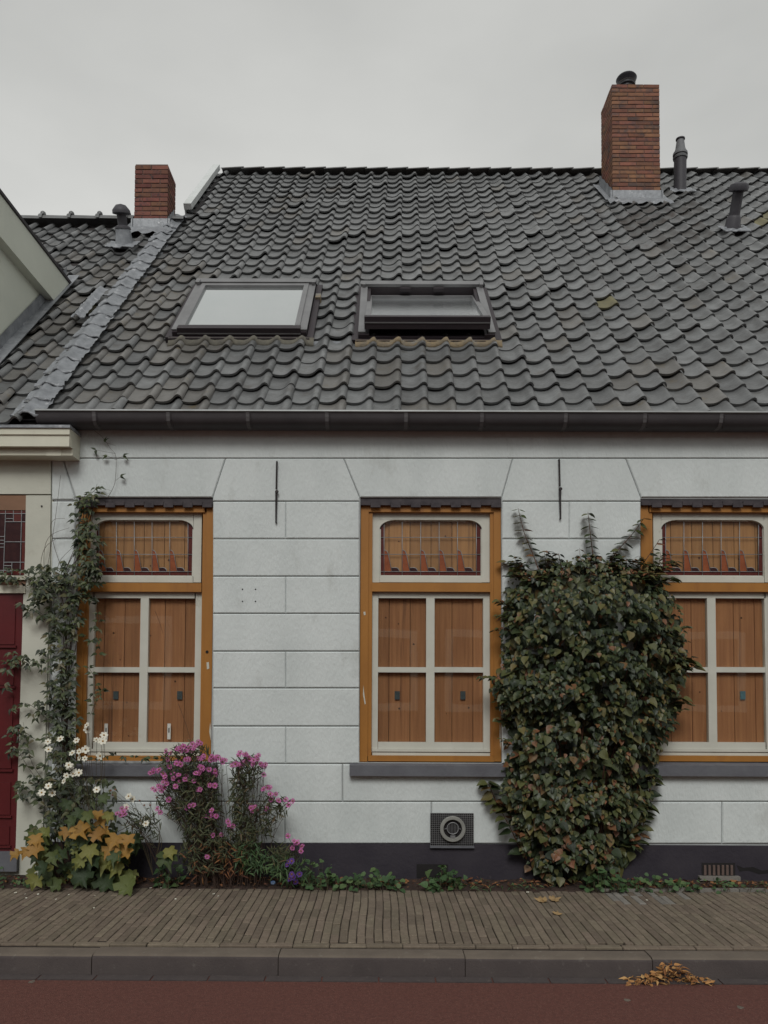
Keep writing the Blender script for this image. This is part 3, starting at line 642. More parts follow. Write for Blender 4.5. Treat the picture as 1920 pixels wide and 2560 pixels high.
# dormer
def rzat(y): return RO.z + (y - RO.y) * math.tan(AL)
dm = MB()
dtop = PX_(0, 424, DX + .085).z; fb = PX_(0, 510, DX + .085).z
ya = 5.98
yb_ = RO.y + (dtop - RO.z) / math.tan(AL)
for X0, X1 in ((DX - .1, DX), (-6.0, -5.9)):
    pts = [(ya, rzat(ya) - .1), (yb_ + .1, dtop), (ya, dtop)]
    dm.add([(X0, y, z) for y, z in pts] + [(X1, y, z) for y, z in pts], [(0, 1, 2), (5, 4, 3), (0, 3, 4, 1), (1, 4, 5, 2), (2, 5, 3, 0)])
dm.box(-5.9, DX - .1, ya, ya + .1, rzat(ya) - .1, dtop)
do = dm.build('dormer', 'palegreen', nb); fix_normals(do)
b = MB(); yc = RO.y + (fb - RO.z) / math.tan(AL) ; yd = RO.y + (dtop + .02 - RO.z) / math.tan(AL)
pts = [(ya - .1, fb), (yc + .0, fb), (yd, dtop + .02), (ya - .1, dtop + .02)]
b.add([(DX - .0, y, z) for y, z in pts] + [(DX + .085, y, z) for y, z in pts], [(0, 1, 2, 3), (7, 6, 5, 4), (0, 4, 5, 1), (1, 5, 6, 2), (2, 6, 7, 3), (3, 7, 4, 0)])
b.box(-6.1, DX - .003, ya - .1, ya - .003, fb, dtop + .02)
fix_normals(b.build('dormer_fascia', 'palegreen', do))
b = MB(); b.add([(-6.12, ya - .12, dtop + .022), (DX + .1, ya - .12, dtop + .022), (DX + .1, yd, dtop + .022), (-6.12, yd, dtop + .022), (-6.12, ya - .12, dtop + .05), (DX + .1, ya - .12, dtop + .05), (DX + .1, yd + .02, dtop + .05), (-6.12, yd + .02, dtop + .05)],
                [(3, 2, 1, 0), (4, 5, 6, 7), (0, 1, 5, 4), (1, 2, 6, 5), (2, 3, 7, 6), (3, 0, 4, 7)])
b.build('dormer_roof', 'zinc', do)
b = MB(); b.box(-5.6, -3.5, ya - .01, ya - .004, 4.2, 5.25); b.build('dormer_window', 'glass', do)
def crinkle(b, x0, x1, s0, s1, n0, nx, ns, amp, hump, seed, sk=SKEW, jag=.012):
    base = len(b.v)
    for j in range(ns + 1):
        for i in range(nx + 1):
            u = i / nx; v = j / ns; x = x0 + (x1 - x0) * u; s = s0 + (s1 - s0) * v
            if j == 0: s += jag * (mnoise.noise((x * 30, seed * 3.3, 1)) * 2) + .012 * abs(u - .45)
            if i in (0, nx): x += .014 * mnoise.noise((s * 14, seed * 1.7, i))
            n = n0 + hump * math.exp(-((u - .45) / .2) ** 2) + amp * mnoise.noise((x * 22, s * 22, seed)) + (1 - v) * .016
            b.v.append(tuple(RW(x + s * sk, s, n)))
    for j in range(ns):
        for i in range(nx):
            a = base + j * (nx + 1) + i; b.f.append((a, a + 1, a + nx + 2, a + nx + 1)); b.m.append(0)
    for i in range(nx):    # turned-down front edge
        a = base + i; p = Vector(b.v[a]) - RN * .012; q = Vector(b.v[a + 1]) - RN * .012; k = len(b.v); b.v += [tuple(p), tuple(q)]; b.f.append((k, k + 1, a + 1, a)); b.m.append(0)
ls = MB(); slab(ls, PX - .1, PX + .1, -.02, 5.5, -.02, -.012, sk=0); ls = ls.build('lead_flashing', 'lead', house)
for j, s in enumerate(rows_s):
    if s > 5.3: break
    b = MB(); crinkle(b, PX - .115 + U(-.01, .01), PX + .108 + U(-.012, .008), s - .03, s + .27, .028, 12, 9, .016, .032, j + 1, sk=0); b.build('lead_sheet', 'lead', ls, smooth=True)
b = MB(); slab(b, DX + .0, DX + .115, -.05, (DYB - 5.62) / math.cos(AL), 0.02, 0.026, sk=0)
b.add([(DX + .012, y, rzat(y) + h) for y in (5.6, DYB - .1) for h in (.0, .16)], [(0, 1, 3, 2)])
b.build('dormer_flashing', 'lead', nb)
b = MB(); q0 = Q(168, 690, .05); q1 = Q(206, 625, .05); crinkle(b, q0[0] - .06, q0[0] + .06, q0[1], q1[1], .055, 8, 22, .014, .03, 77, sk=0); b.build('mortar_fillet', 'lead', nb, smooth=True)

# skylights
def skylight(rc, opened):
    x0, x1, s0, s1 = rc; T = lambda x, s, n: RW(x, s, n)
    b = MB(); fw = .06
    b.box(x0 - .03, x0 + fw, s0, s1, 0.0, .085, T=T); b.box(x1 - fw, x1 + .03, s0, s1, 0.0, .085, T=T)
    b.box(x0 + fw, x1 - fw, s1 - .1, s1 + .0, 0.0, .09, T=T); b.box(x0 + fw, x1 - fw, s0, s0 + fw, 0.0, .062, T=T)
    o = b.build('skylight', 'skydark', house)
    b = MB(); b.box(x0 - .04, x1 + .04, s1 - .09, s1 + .012, .095, .125, T=T); b.box(x0 - .035, x0 + .03, s0 + .02, s1 - .095, .088, .102, T=T); b.box(x1 - .03, x1 + .035, s0 + .02, s1 - .095, .088, .102, T=T)
    b.build('frame_cover', 'skyframe', o)
    b = MB(); b.box(x0 - .09, x0 - .035, s0 - .03, s1 + .05, .0, .05, T=T); b.box(x1 + .035, x1 + .09, s0 - .03, s1 + .05, .0, .05, T=T)
    b.box(x0 - .09, x1 + .09, s1 + .015, s1 + .12, .0, .035, T=T)
    b.build('side_flashing', 'skydark', o)
    b = MB(); b.box(x0 - .06, x1 + .06, s0 - .055, s0 - .005, .0, .05, T=T); b.build('bottom_apron', 'skydark', o)
    # sash
    sm = (s0 + s1) / 2; a = rad(-9.5 if opened else 0)
    def TS(x, s, n):
        ds = s - sm; return RW(x, sm + ds * math.cos(a) + n * math.sin(-a), .0 + n * math.cos(a) + ds * math.sin(a))
    e0, e1 = x0 + .03, x1 - .03; q0, q1 = s0 + .015, s1 - .10
    b = MB(); b.box(e0, e0 + .045, q0, q1, .06, .115, T=TS); b.box(e1 - .045, e1, q0, q1, .06, .115, T=TS)
    b.box(e0 + .045, e1 - .045, q1 - .06, q1, .06, .115, T=TS)
    b.build('sash', 'skyframe', o)
    b = MB(); b.box(e0 - .01, e1 + .01, q0 - .02, q0 + .055, .02, .12, T=TS); b.build('sash_bottom_rail', 'skydark', o)
    b = MB(); b.box(e0 - .012, e1 + .012, q0 - .024, q0 - .021, .068, .078, T=TS); b.box(e0 + .06, e1 - .06, q0 + .056, q0 + .07, .10, .117, T=TS); b.build('rail_strip', 'skyframe', o)
    b = MB(); b.box(e0 + .04, e1 - .04, q0 + .05, q1 - .05, .078, .092, T=TS); b.build('glass_pane', 'skyglass2' if opened else 'skyglass', o)
    b = MB(); b.box(x0 + fw, x1 - fw, s0 + fw, s1 - .1, -.3, -.28, T=T); b.build('window_shaft', 'dark', o)
    if opened:
        for xx in (x0 + .35, x1 - .45):
            b = MB(); b.box(xx, xx + .1, s1 - .14, s1 - .095, .07, .1, T=T); b.build('vent_flap_clip', 'skydark', o)
    for x in (x0 - .02, x1 + .0):
        b = MB(); b.box(x, x + .03, s1 - .13, s1 - .05, .1, .135, T=T); b.build('hinge_cap', 'skyframe', o)
    return o
skylight(SK1, False); skylight(SK2, True)
def mortar_strip(rc, m, seed, d0=-.105, d1=-.035):
    b = MB(); x = rc[0] - .06; n = int((rc[1] - rc[0] + .16) / .017)
    for i in range(n + 1):
        xx = x + i * .017; u = ((xx - (rc[2] * SKF(xx)) - X_00) / TW) % 1
        h = prof_h(u) + .022 + sag(xx, rc[2])
        e = .02 * mnoise.noise((xx * 9, seed, 0)) + .012 * mnoise.noise((xx * 40, seed, 0))
        b.v += [tuple(RW(xx, rc[2] + d0 + e + .004, h - .012)), tuple(RW(xx, rc[2] + d0 + e, h + .014)), tuple(RW(xx, rc[2] + d0 + .04, h + .03 + e * .4)), tuple(RW(xx, rc[2] + d1, .052))]
    for i in range(n):
        for j in range(3): a = i * 4 + j; b.f.append((a, a + 4, a + 5, a + 1)); b.m.append(0)
    b.build('mortar_bedding', m, house, smooth=True)
mortar_strip(SK1, 'greymortar', 1); mortar_strip(SK2, 'mortar', 2)
b = MB(); slab(b, SK1[1] + .04, SK2[0] - .04, SK1[2] - .08, SK1[2] + .02, -.01, .0, sk=0); b.build('flashing_between', 'lead', house)
x, s = Q(687, 640, .05); b = MB(); b.box(x - .02, x + .03, s - .09, s + .02, .0, .07, T=lambda x, s, n: RW(x, s, n)); b.build('copper_clip', 'mortar', house)

# chimneys
def chimney(par, x0, x1, y0, y1, z0, z1, nf, ns, course, m, lead_front):
    b = MB(); b.box(x0 + .012, x1 - .012, y0 + .012, y1 - .012, z0 - .5, z1 - .004); ch = b.build('chimney', 'joint', par)
    ub = {}
    def brick(cx, cy, cz, lx, ly):
        key = (round(lx, 3), round(ly, 3))
        if key not in ub: ub[key] = bevbox('brick', lx - .008, ly - .008, course - .009, .003, m)
        link('brick', ub[key], ch, Matrix.Translation((cx + U(-.0015, .0015), cy + U(-.002, .002), cz)) @ Euler((U(-.008, .008), U(-.008, .008), U(-.01, .01))).to_matrix().to_4x4())
    nc = int((z1 - z0) / course + .5); T = .1
    for k in range(nc):
        z = z1 - course * (k + .5)
        if k % 2 == 0:
            L_ = (x1 - x0) / nf
            for i in range(nf):
                for yy in (y0 + T / 2, y1 - T / 2): brick(x0 + L_ * (i + .5), yy, z, L_, T)
            L2 = (y1 - y0 - 2 * T) / max(1, ns - 1)
            for i in range(max(1, ns - 1)):
                for xx in (x0 + T / 2, x1 - T / 2): brick(xx, y0 + T + L2 * (i + .5), z, T, L2)
        else:
            L_ = (x1 - x0 - 2 * T) / max(1, nf - 1)
            for i in range(max(1, nf - 1)):
                for yy in (y0 + T / 2, y1 - T / 2): brick(x0 + T + L_ * (i + .5), yy, z, L_, T)
            L2 = (y1 - y0) / ns
            for i in range(ns):
                for xx in (x0 + T / 2, x1 - T / 2): brick(xx, y0 + L2 * (i + .5), z, T, L2)
    return ch
cz0 = P(1375, 417, CHY0).z + .06; cz1 = P(1375, 181, CHY0).z
c1 = chimney(house, CHX0, CHX1, CHY0, CHY1, cz0 - .06, cz1, 3, 3, .0575, 'brick', True)
# lead skirt
def rn(x, y, n): s = (y - RO.y + n * math.sin(AL)) / math.cos(AL); return RW(x, s, n)
b = MB(); fy = CHY0
def skirt(b, x0, x1, y0, y1, seed, out=.13):
    NX = 14
    for i in range(NX + 1):
        u = i / NX; x = x0 - .03 + (x1 - x0 + .06) * u; xo = x0 - .1 + (x1 - x0 + .2) * u
        zz = rzat(y0)
        b.v += [(x, y0 - .006, zz + .16), (x, y0 - .012, zz + .055 + .01 * mnoise.noise((x * 12, 0, seed)))]
        p = rn(xo, y0 - .085 - out * .35, .055 + .018 * mnoise.noise((x * 14, 2, seed))); b.v.append(tuple(p))
        p = rn(xo, y0 - .085 - out + .02 * mnoise.noise((x * 17, 5, seed)), .035 + prof_h(((xo) / TW) % 1) * .5); b.v.append(tuple(p))
    for i in range(NX):
        for j in range(3): a = i * 4 + j; b.f.append((a, a + 1, a + 5, a + 4)); b.m.append(0)
    for sx, X in ((-1, x0), (1, x1)):
        k = len(b.v); NY = 8
        for i in range(NY + 1):
            y = y0 - .03 + (y1 - y0 + .1) * i / NY; h = rzat(y)
            b.v += [(X + sx * .006, y, h + .17 + .02 * (i % 2)), (X + sx * .01, y, h + .03), (X + sx * (.1 + .02 * mnoise.noise((y * 9, 1, seed))), y, h + .045)]
        for i in range(NY):
            for j in range(2): a = k + i * 3 + j; b.f.append((a, a + 1, a + 4, a + 3)); b.m.append(0)
skirt(b, CHX0, CHX1, CHY0, CHY1, 4); b.build('lead_skirt', 'lead', c1, smooth='auto')
cxm = P(1353, 170, CHY0 + .25).x
b = MB(); zt = cz1
b.lathe([(.0, .0), (.075, 0), (.08, .03), (.075, .06)], (cxm, CHY0 + .25, zt), n=20); b.build('flue_base', 'brick', c1, smooth='auto')
b = MB(); b.lathe([(r_ * 1.12, h_ * 1.25) for r_, h_ in [(.09, .06), (.1, .075), (.1, .085), (.085, .09), (.085, .12), (.105, .125), (.108, .14), (.09, .145), (.088, .17), (.09, .175), (.12, .2), (.126, .215), (.115, .23), (.08, .235)]], (cxm, CHY0 + .25, zt), n=24); b.build('flue_cowl', 'cowl', c1, smooth='auto')
for h in (.1, .19):
    b = MB(); b.lathe([(.109, 0), (.122, .008), (.109, .018)], (cxm, CHY0 + .25, zt + h), n=24); b.build('cowl_ring', 'zinclip', c1)
for kx in (1297, 1301):
    pass
lz0 = P(325, 482, LCY0).z; lz1 = P(325, 356, LCY0).z
c2 = chimney(nb, LCX0, LCX1, LCY0, LCY1, lz0, lz1, 2, 2, .0575, 'brickdark', True)
b = MB(); skirt(b, LCX0, LCX1, LCY0, LCY0 + .2, 9, .1); b.build('lead_skirt', 'lead', c2, smooth='auto')
b = MB(); b.box(LCX0 + .01, LCX1 - .01, LCY0 + .01, LCY1 - .01, lz1 - .002, lz1 + .012); b.build('chimney_capping', 'joint', c2)

# roof vents
def axis_from(base, lean): return Vector((0, -lean, 1)).normalized()
def vent(par, px, py, pt, lean, kind):
    x, s = Q(px, py); base = RW(x, s, .02); H = 0.1
    # find height so that the top lands at pt
    ax = axis_from(base, lean); lo, hi = .1, 2.0
    for _ in range(30):
        m_ = (lo + hi) / 2
        if proj(base + ax * m_)[1] > pt: lo = m_
        else: hi = m_
    H = lo
    o = None
    b = MB()
    if kind == 'cap':
        b.lathe([(.062, -.1), (.062, H - .1), (.062, H - .09)], base, ax); o = b.build('vent_pipe', 'plastic', par, smooth='auto')
        b = MB(); b.lathe([(.085, H - .10), (.108, H - .095), (.112, H - .06), (.1, H - .025), (.06, H - .005), (.0, H)], base, ax); b.build('vent_cap', 'plastic', o, smooth='auto')
        b = MB(); b.lathe([(.10, -.08), (.1, .03), (.088, .05), (.085, .12), (.072, .135), (.066, .15)], base, ax); b.build('vent_socket', 'plasticlight' if par is nb else 'plastic', o, smooth='auto')
    elif kind == 'mush':
        b.lathe([(.055, .12), (.055, H - .1)], base, ax); o = b.build('vent_pipe', 'plastic', par, smooth='auto')
        b = MB(); b.lathe([(.06, H - .11), (.1, H - .1), (.1, H - .07), (.085, H - .05), (.055, H - .015), (.0, H)], base, ax); b.build('vent_cap', 'plastic', o, smooth='auto')
        b = MB(); b.lathe([(.06, .2), (.085, .185), (.09, .165), (.075, .16)], base, ax); b.build('vent_collar', 'plastic', o, smooth='auto')
        b = MB(); b.lathe([(.11, -.05), (.1, .03), (.08, .165), (.07, .17)], base, ax); b.build('vent_socket', 'lead', o, smooth='auto')
    else:
        b.lathe([(.084, -.1), (.084, H * .62)], base, ax); o = b.build('vent_pipe', 'plastic', par, smooth='auto')
        b = MB(); b.lathe([(.082, .0), (.085, .08), (.08, .16), (.078, .19)], base, ax); b.build('vent_socket', 'plastic', o, smooth='auto')
        b = MB(); b.lathe([(.095, H * .6), (.1, H * .63), (.088, H * .645), (.085, H * .66), (.1, H * .67), (.098, H * .71), (.075, H * .76), (.066, H * .8), (.05, H * .955), (.045, H * .96)], base, ax); b.build('vent_cone', 'plasticlight', o, smooth='auto')
        b = MB(); b.lathe([(.05, H * .955), (.062, H * .965), (.062, H * .985), (.04, H)], base, ax); b.build('vent_tip', 'plastic', o, smooth='auto')
    b = MB(); crinkle(b, x - s * SKEW - .17, x - s * SKEW + .17, s - .2, s + .08, .045, 12, 8, .02, .0, px * .1); b.build('lead_slate', 'lead', o, smooth=True)
    return o
vent(house, 1468, 416, 298, .05, 'cone')
vent(house, 1580, 500, 393, .5, 'cap')
vent(nb, 270, 534, 440, .42, 'mush')

# ------------------------------------------------------------------ windows
def window(par, x0, x1, light_cols, plates, labels, label=None):
    k = (x1 - x0) / 307.0
    X = lambda u: x0 + (u - 777) * k
    YF = WY + .035
    b = MB()
    b.box(*B(X(778), 1090, X(795), 1645, YF, YF + .09)); b.box(*B(X(1067), 1090, X(1084), 1645, YF, YF + .09))
    b.box(*B(X(795), 1091, X(1067), 1106, YF - .001, YF + .089)); b.box(*B(X(795), 1633, X(1067), 1645, YF - .001, YF + .089))
    b.box(*B(X(795), 1106, X(803.5), 1633, YF + .012, YF + .089)); b.box(*B(X(1059), 1106, X(1067), 1633, YF + .012, YF + .089))
    b.box(*B(X(803.5), 1259, X(1059), 1278, YF + .004, YF + .088))
    wobj = b.build('window', 'orange', par)
    if label: wobj['label'] = label
    # lintel trim
    b = MB(); b.box(*B(X(776), 1075.5, X(1085), 1091, YF - .018, YF + .05)); t = b.build('lintel_trim', 'trim', wobj)
    n = 14
    for i in range(n):
        xa = X(779) + i * (X(1083) - X(779)) / n
        y = 1086 if i % 2 else 1083; px_box('lintel_drip', 'trim', wobj, (xa, y, xa + (X(1083) - X(779)) / n - .6, y + 8 + (1.5 if i % 2 else 0)), YF - .034 + (0 if i % 2 else .005), YF - .018)
    # upper sash
    YS = YF + .04
    def rs(name, xa, ya, xb, yb, y0, y1, m='white', bb=None):
        b_ = bb or MB(); b_.box(*B(xa, ya, xb, yb, y0, y1)); return b_ if bb else b_.build(name, m, wobj)
    b = MB()
    rs('', X(803.5), 1107, X(820), 1258, YS, YS + .04, bb=b); rs('', X(1041), 1107, X(1059), 1258, YS, YS + .04, bb=b)
    rs('', X(820), 1107, X(1041), 1123, YS, YS + .04, bb=b); rs('', X(820), 1245, X(1041), 1258, YS, YS + .04, bb=b)
    for sgn, cx in ((1, 820), (-1, 1041)):
        pts = [(cx, 1123), (cx, 1143)] + [(cx + sgn * (34 - 34 * math.cos(a)) * 1.0, 1143 - 20 * math.sin(a)) for a in (.25, .5, .75, 1.0, 1.25)] + [(cx + sgn * 34, 1123)]
        q = [(P(X(x), y, YS).x, P(X(x), y, YS).z) for x, y in pts]
        b.prism(q if sgn > 0 else q[::-1], YS + .001, YS + .039)
    fix_normals(b.build('upper_sash', 'white', wobj))
    b = MB()
    for (a, c, d, e) in ((820, 1143, 822.5, 1245), (1038.5, 1143, 1041, 1245), (854, 1123, 1007, 1125.5), (822.5, 1243, 1038.5, 1245)):
        rs('', X(a), c, X(d), e, YS + .012, YS + .03, bb=b)
    b.build('sash_moulding', 'white', wobj)
    # leaded light: original survey coordinates in a 5.184x view with origin (920,1250)
    def lx(u): return X((920 + u / 5.184) / K)
    def ly(v): return (1250 + v / 5.184) / K
    YG = YS + .024
    def poly(name, pts, m, y0=YG, th=.003):
        q = [(P(lx(u), ly(v), y0).x, P(lx(u), ly(v), y0).z) for u, v in pts]
        b_ = MB(); b_.prism(q[::-1], y0, y0 + th); o_ = b_.build(name, m, wobj); fix_normals(o_); return o_
    cols = [208, 443, 683, 922, 1160, 1405]; rw = [262, 485, 705, 928, 987]
    for i in range(5):
        a, c = cols[i], cols[i + 1]
        poly('glass_pane', [(a, 262), (c, 262), (c, 485), (a, 485)], 'glass'); poly('glass_pane', [(a, 485), (c, 485), (c, 705), (a, 705)], 'glass')
        poly('glass_pane', [(a, 705), (c, 705), (c, 928), (a, 928)], 'glass'); poly('red_glass_pane', [(a, 928), (c, 928), (c, 990), (a, 990)], 'redglass')
        fin = [(a, 648), (a + 22, 652), (a + 42, 668), (a + 55, 700), (a + 100, 926), (a, 926)]
        poly('amber_glass_pane', fin, 'ambergl', YG - .0035)
        loz = [(a + 92, 880), (a + 150, 877), (a + 178, 884), (a + 193, 905), (a + 198, 926), (a + 104, 926)]
        poly('dark_glass_pane', loz, 'darkglass', YG - .0035)
    poly('red_glass_pane', [(140, 262), (208, 262), (208, 990), (140, 990)], 'redglass'); poly('red_glass_pane', [(1405, 262), (1475, 262), (1475, 990), (1405, 990)], 'redglass')
    cm = MB()
    def came(pts, r=.0026):
        cm.tube([P(lx(u), ly(v), YG - .005) for u, v in pts], r, 5)
    for c in cols: came([(c, 268), (c, 988)])
    for v in rw[1:4]: came([(142, v), (1473, v)])
    for c in cols[:5]:
        came([(c, 648), (c + 22, 652), (c + 42, 668), (c + 55, 700), (c + 100, 926)]); came([(c + 92, 880), (c + 150, 877), (c + 178, 884), (c + 193, 905), (c + 198, 926)])
    cm.build('lead_came', 'came', wobj, smooth=True)
    # lower sash
    b = MB(); y0, y1 = 1279.5, 1625
    rs('', X(803.5), y0, X(816.5), y1, YS, YS + .04, bb=b); rs('', X(1044), y0, X(1059), y1, YS, YS + .04, bb=b)
    rs('', X(816.5), y0, X(1044), 1292, YS, YS + .04, bb=b); rs('', X(816.5), 1603.5, X(1044), 1625, YS, YS + .04, bb=b)
    rs('', X(920.5), 1292, X(938.5), 1603.5, YS, YS + .04, bb=b)
    rs('', X(816.5), 1441, X(920.5), 1452.5, YS + .003, YS + .038, bb=b); rs('', X(938.5), 1441, X(1044), 1452.5, YS + .003, YS + .038, bb=b)
    b.build('lower_sash', 'white', wobj)
    rs('sash_weatherboard', X(804), 1618, X(1058.5), 1624, YS - .012, YS - .001); rs('sash_weatherboard', X(804), 1626, X(1058.5), 1632, YS - .006, YS + .03)
    for (a, c) in ((816.5, 920.5), (938.5, 1044)):
        for (d, e) in ((1292, 1441), (1452.5, 1603.5)):
            b = MB(); b.box(*B(X(a), d, X(c), e, YS + .022, YS + .026)); b.build('glass_pane', 'glass', wobj)
    # boards behind the glass
    YB = YS + .042
    for (ya_, yb2, mm, n) in ((1100, 1266, 'boardlight', 6), (1270, 1640, 'board', 6)):
        xa, xb = X(795), X(1067)
        for i in range(n):
            a = xa + (xb - xa) * i / n; c = xa + (xb - xa) * (i + 1) / n
            bx = B(a + .6, ya_, c - .6, yb2, YB + (U(-.003, .003)), YB + .02)
            b = MB(); b.box(*bx); o_ = b.build('board', mm, wobj)
            for _ in range(2 if mm == 'board' else 1):
                if R() < .7:
                    kx = U(bx[0] + .02, bx[1] - .02); kz = U(bx[4] + .05, bx[5] - .05); r0 = U(.004, .009)
                    b = MB(); b.lathe([(r0, 0), (r0 * .9, .002)], (kx, bx[2] - .0015, kz), (0, 1, .0), 9); 
                    b.build('knot', 'knot', wobj)
    px_box('board_backing', 'dark', wobj, (X(790), 1095, X(1072), 1643), YB + .024, YB + .04)
    for (x, y, m) in plates: px_box('window_catch', m, wobj, (x - 5.5, y - 9, x + 5.5, y + 9), YB - .012, YB - .004)
    for (x, y, h) in labels:
        px_box('paper_label', 'paper', wobj, (x - 3.5, y - h, x + 3.5, y + h), YS + .018, YS + .0205)
        px_box('label_print', 'dark', wobj, (x - 1.2, y - h * .45, x + 1.0, y + h * .15), YS + .0168, YS + .0178)
    # sill
    sx0, sx1 = (X(755), X(1092))
    b = MB(); r = B(sx0, 1654, sx1, 1677, WY - .055, WY + .06)
    b.add([(r[0], r[2], r[4]), (r[1], r[2], r[4]), (r[1], r[2], r[5]), (r[0], r[2], r[5]), (r[0], r[3], r[4]), (r[1], r[3], r[4]), (r[1], r[3], r[5] + .018), (r[0], r[3], r[5] + .018)],
          [(0, 1, 2, 3), (3, 2, 6, 7), (0, 4, 5, 1), (1, 5, 6, 2), (0, 3, 7, 4)])
    b.build('window_sill', 'sillstone', wobj)
window(house, 163, 459, 0, [(250, 1502, 'greyplate'), (388, 1502, 'greyplate')], [(229, 1580, 17), (365, 1580, 17)], 'ochre framed window above the pink asters')
window(house, 777, 1084, 0, [(858, 1502, 'greyplate'), (1000, 1502, 'greyplate')], [], 'ochre framed window in the middle of the facade')
window(house, 1385, 1694, 0, [(1605, 1502, 'blueplate')], [], 'ochre framed window behind the climbing shrub')
p = P(447, 1408, WY + .03); b = MB(); b.lathe([(.011, 0), (.011, .012)], (p.x, WY + .031, p.z), (0, 1, 0), 12); b.build('drain_hole', 'dark', house)
def flake(pts, par): # flaked paint patches on the frames
    b = MB(); b.prism([(P(x, y, WY + .033).x, P(x, y, WY + .033).z) for x, y in pts][::-1], WY + .0335, WY + .036); b.build('flaked_paint', 'white', par)
flake([(446, 1431), (451, 1430), (452, 1444), (447, 1446)], house)
flake([(785, 1480), (787, 1500), (790, 1520), (788, 1522), (784, 1500)], house); flake([(785, 1322), (789, 1321), (790, 1328), (786, 1329)], house)
flake([(454, 1560), (456, 1580), (455, 1600), (452, 1580)], house); flake([(1080, 1560), (1082, 1590), (1081, 1620), (1079, 1590)], house)

# wall anchors
def anchor(x, y0, y1, lean, lab):
    a = P(x - 0, y0, WY - .02); c = P(x + lean, y1, WY - .02); m_ = a.lerp(c, .5)
    t = thing('wall_anchor', lab, 'wall anchor', (m_.x, WY - .02, m_.z), group='iron anchors on the pier heads')
    b = MB(); b.tube([a, m_ + Vector((-.001, 0, .02))], .007, 6); b.tube([m_, c], .0095, 6, .006); b.build('anchor_bar', 'iron', t)
    b = MB(); b.lathe([(.011, 0), (.014, .01), (.011, .02)], (m_.x + .004, WY - .034, m_.z), (0, 1, 0), 10); b.tube([(m_.x, WY - .02, m_.z), (m_.x, WY + .01, m_.z)], .006, 6); b.build('anchor_eye', 'iron', t)
    for q in (a, c):
        b = MB(); b.tube([q, (q.x, WY + .01, q.z)], .006, 6); b.build('anchor_pin', 'iron', t)
anchor(598, 997, 1128, -2, 'black iron wall anchor on the bare pier between two windows')
anchor(1208, 993, 1120, 3, 'black iron wall anchor above the climbing shrub')

# vent grille
gx = B(930, 1757, 1023, 1830, WY - .02, WY - .002)
t = thing('vent_grille', 'square metal mesh grille with round flue terminal low on wall', 'grille', ((gx[0] + gx[1]) / 2, WY, gx[4]))
b = MB(); b.box(gx[0], gx[1], WY - .008, WY - .0045, gx[4], gx[5]); b.build('backing_plate', 'dark', t)
b = MB(); n = 22
for i in range(n + 1):
    x = gx[0] + (gx[1] - gx[0]) * i / n; b.box(x - .0011, x + .0011, WY - .022, WY - .019, gx[4] + .012, gx[5])
for i in range(18):
    z = gx[4] + .012 + (gx[5] - gx[4] - .012) * i / 17; b.box(gx[0], gx[1], WY - .0255, WY - .0225, z - .0011, z + .0011)
b.build('wire_mesh', 'skyframe', t)
b = MB(); b.box(gx[0] - .004, gx[1] + .004, WY - .034, WY - .004, gx[4] - .004, gx[4] + .01); b.build('grille_ledge', 'sillstone', t)
gc = P(978, 1791, WY - .04)
b = MB(); n = 28; ri, ro = .067, .094
for (r_, y) in ((ro, WY - .024), (ro, WY - .045), (ro - .004, WY - .049), (ri + .004, WY - .049), (ri, WY - .044), (ri, WY - .024)):
    b.v += [(gc.x + r_ * math.cos(2 * math.pi * i / n), y, gc.z + r_ * math.sin(2 * math.pi * i / n)) for i in range(n)]
for k in range(5):
    for i in range(n): b.f.append((k * n + i, k * n + (i + 1) % n, (k + 1) * n + (i + 1) % n, (k + 1) * n + i)); b.m.append(0)
b.build('terminal_ring', 'greyrim', t, smooth='auto')
b = MB(); b.lathe([(.066, 0), (.066, .004)], (gc.x, WY - .030, gc.z), (0, 1, 0), 24); b.build('terminal_opening', 'dark', t)
b = MB(); rr = .042
b.tube([(gc.x + rr * math.cos(a * .3), WY - .045, gc.z + .006 + rr * math.sin(a * .3)) for a in range(22)], .0035, 5)
for i in range(7):
    x = (i - 3) * .011; h = math.sqrt(rr * rr - x * x); b.tube([(gc.x + x, WY - .041, gc.z + .006 - h), (gc.x + x, WY - .041, gc.z + .006 + h)], .0018, 4)
b.tube([(gc.x - .06, WY - .04, gc.z + .0), (gc.x - .04, WY - .045, gc.z + .006)], .003, 4); b.tube([(gc.x + .06, WY - .04, gc.z + .0), (gc.x + .04, WY - .045, gc.z + .006)], .003, 4)
b.box(gc.x - .018, gc.x + .018, WY - .047, WY - .04, gc.z - .066, gc.z - .045)
b.build('terminal_cage', 'skyframe', t)

# ------------------------------------------------------------------ neighbour facade
NY = WY + .004
nxr = WALLX0
def nb_poly(name, pts, y0, y1, m, par=nb):
    b = MB(); b.prism([(P(x, y, y0).x, P(x, y, y0).z) for x, y in pts][::-1], y0, y1); o = b.build(name, m, par); fix_normals(o); return o
b = MB(); b.box(-7.4, nxr - .004, NY + .012, 6.1, -0.1, 3.24); b.box(-7.4, -7.1, 6.1, 13.8, 0, 3.2); b.box(-7.4, nxr - .004, 13.5, 13.8, 0, 3.2)
nw = b.build('wall', 'cream', nb)
nb_poly('upper_wall', [(-700, 960), (109.5, 960), (109.5, 1067), (-700, 1067)], NY - .012, NY + .012, 'cream')
nb_poly('door_jamb', [(56, 1070), (109.5, 1070), (106, 1300), (90, 1890), (32, 1890), (50, 1300), (54, 1200)], NY - .006, NY + .012, 'cream')
nb_poly('window_lintel', [(-700, 1070), (56, 1070), (56, 1102), (-700, 1102)], NY - .002, NY + .012, 'brownwood')
fl = nb_poly('fanlight', [(-500, 1102), (56, 1102), (51, 1243), (-500, 1243)], NY + .006, NY + .0125, 'darkglass')
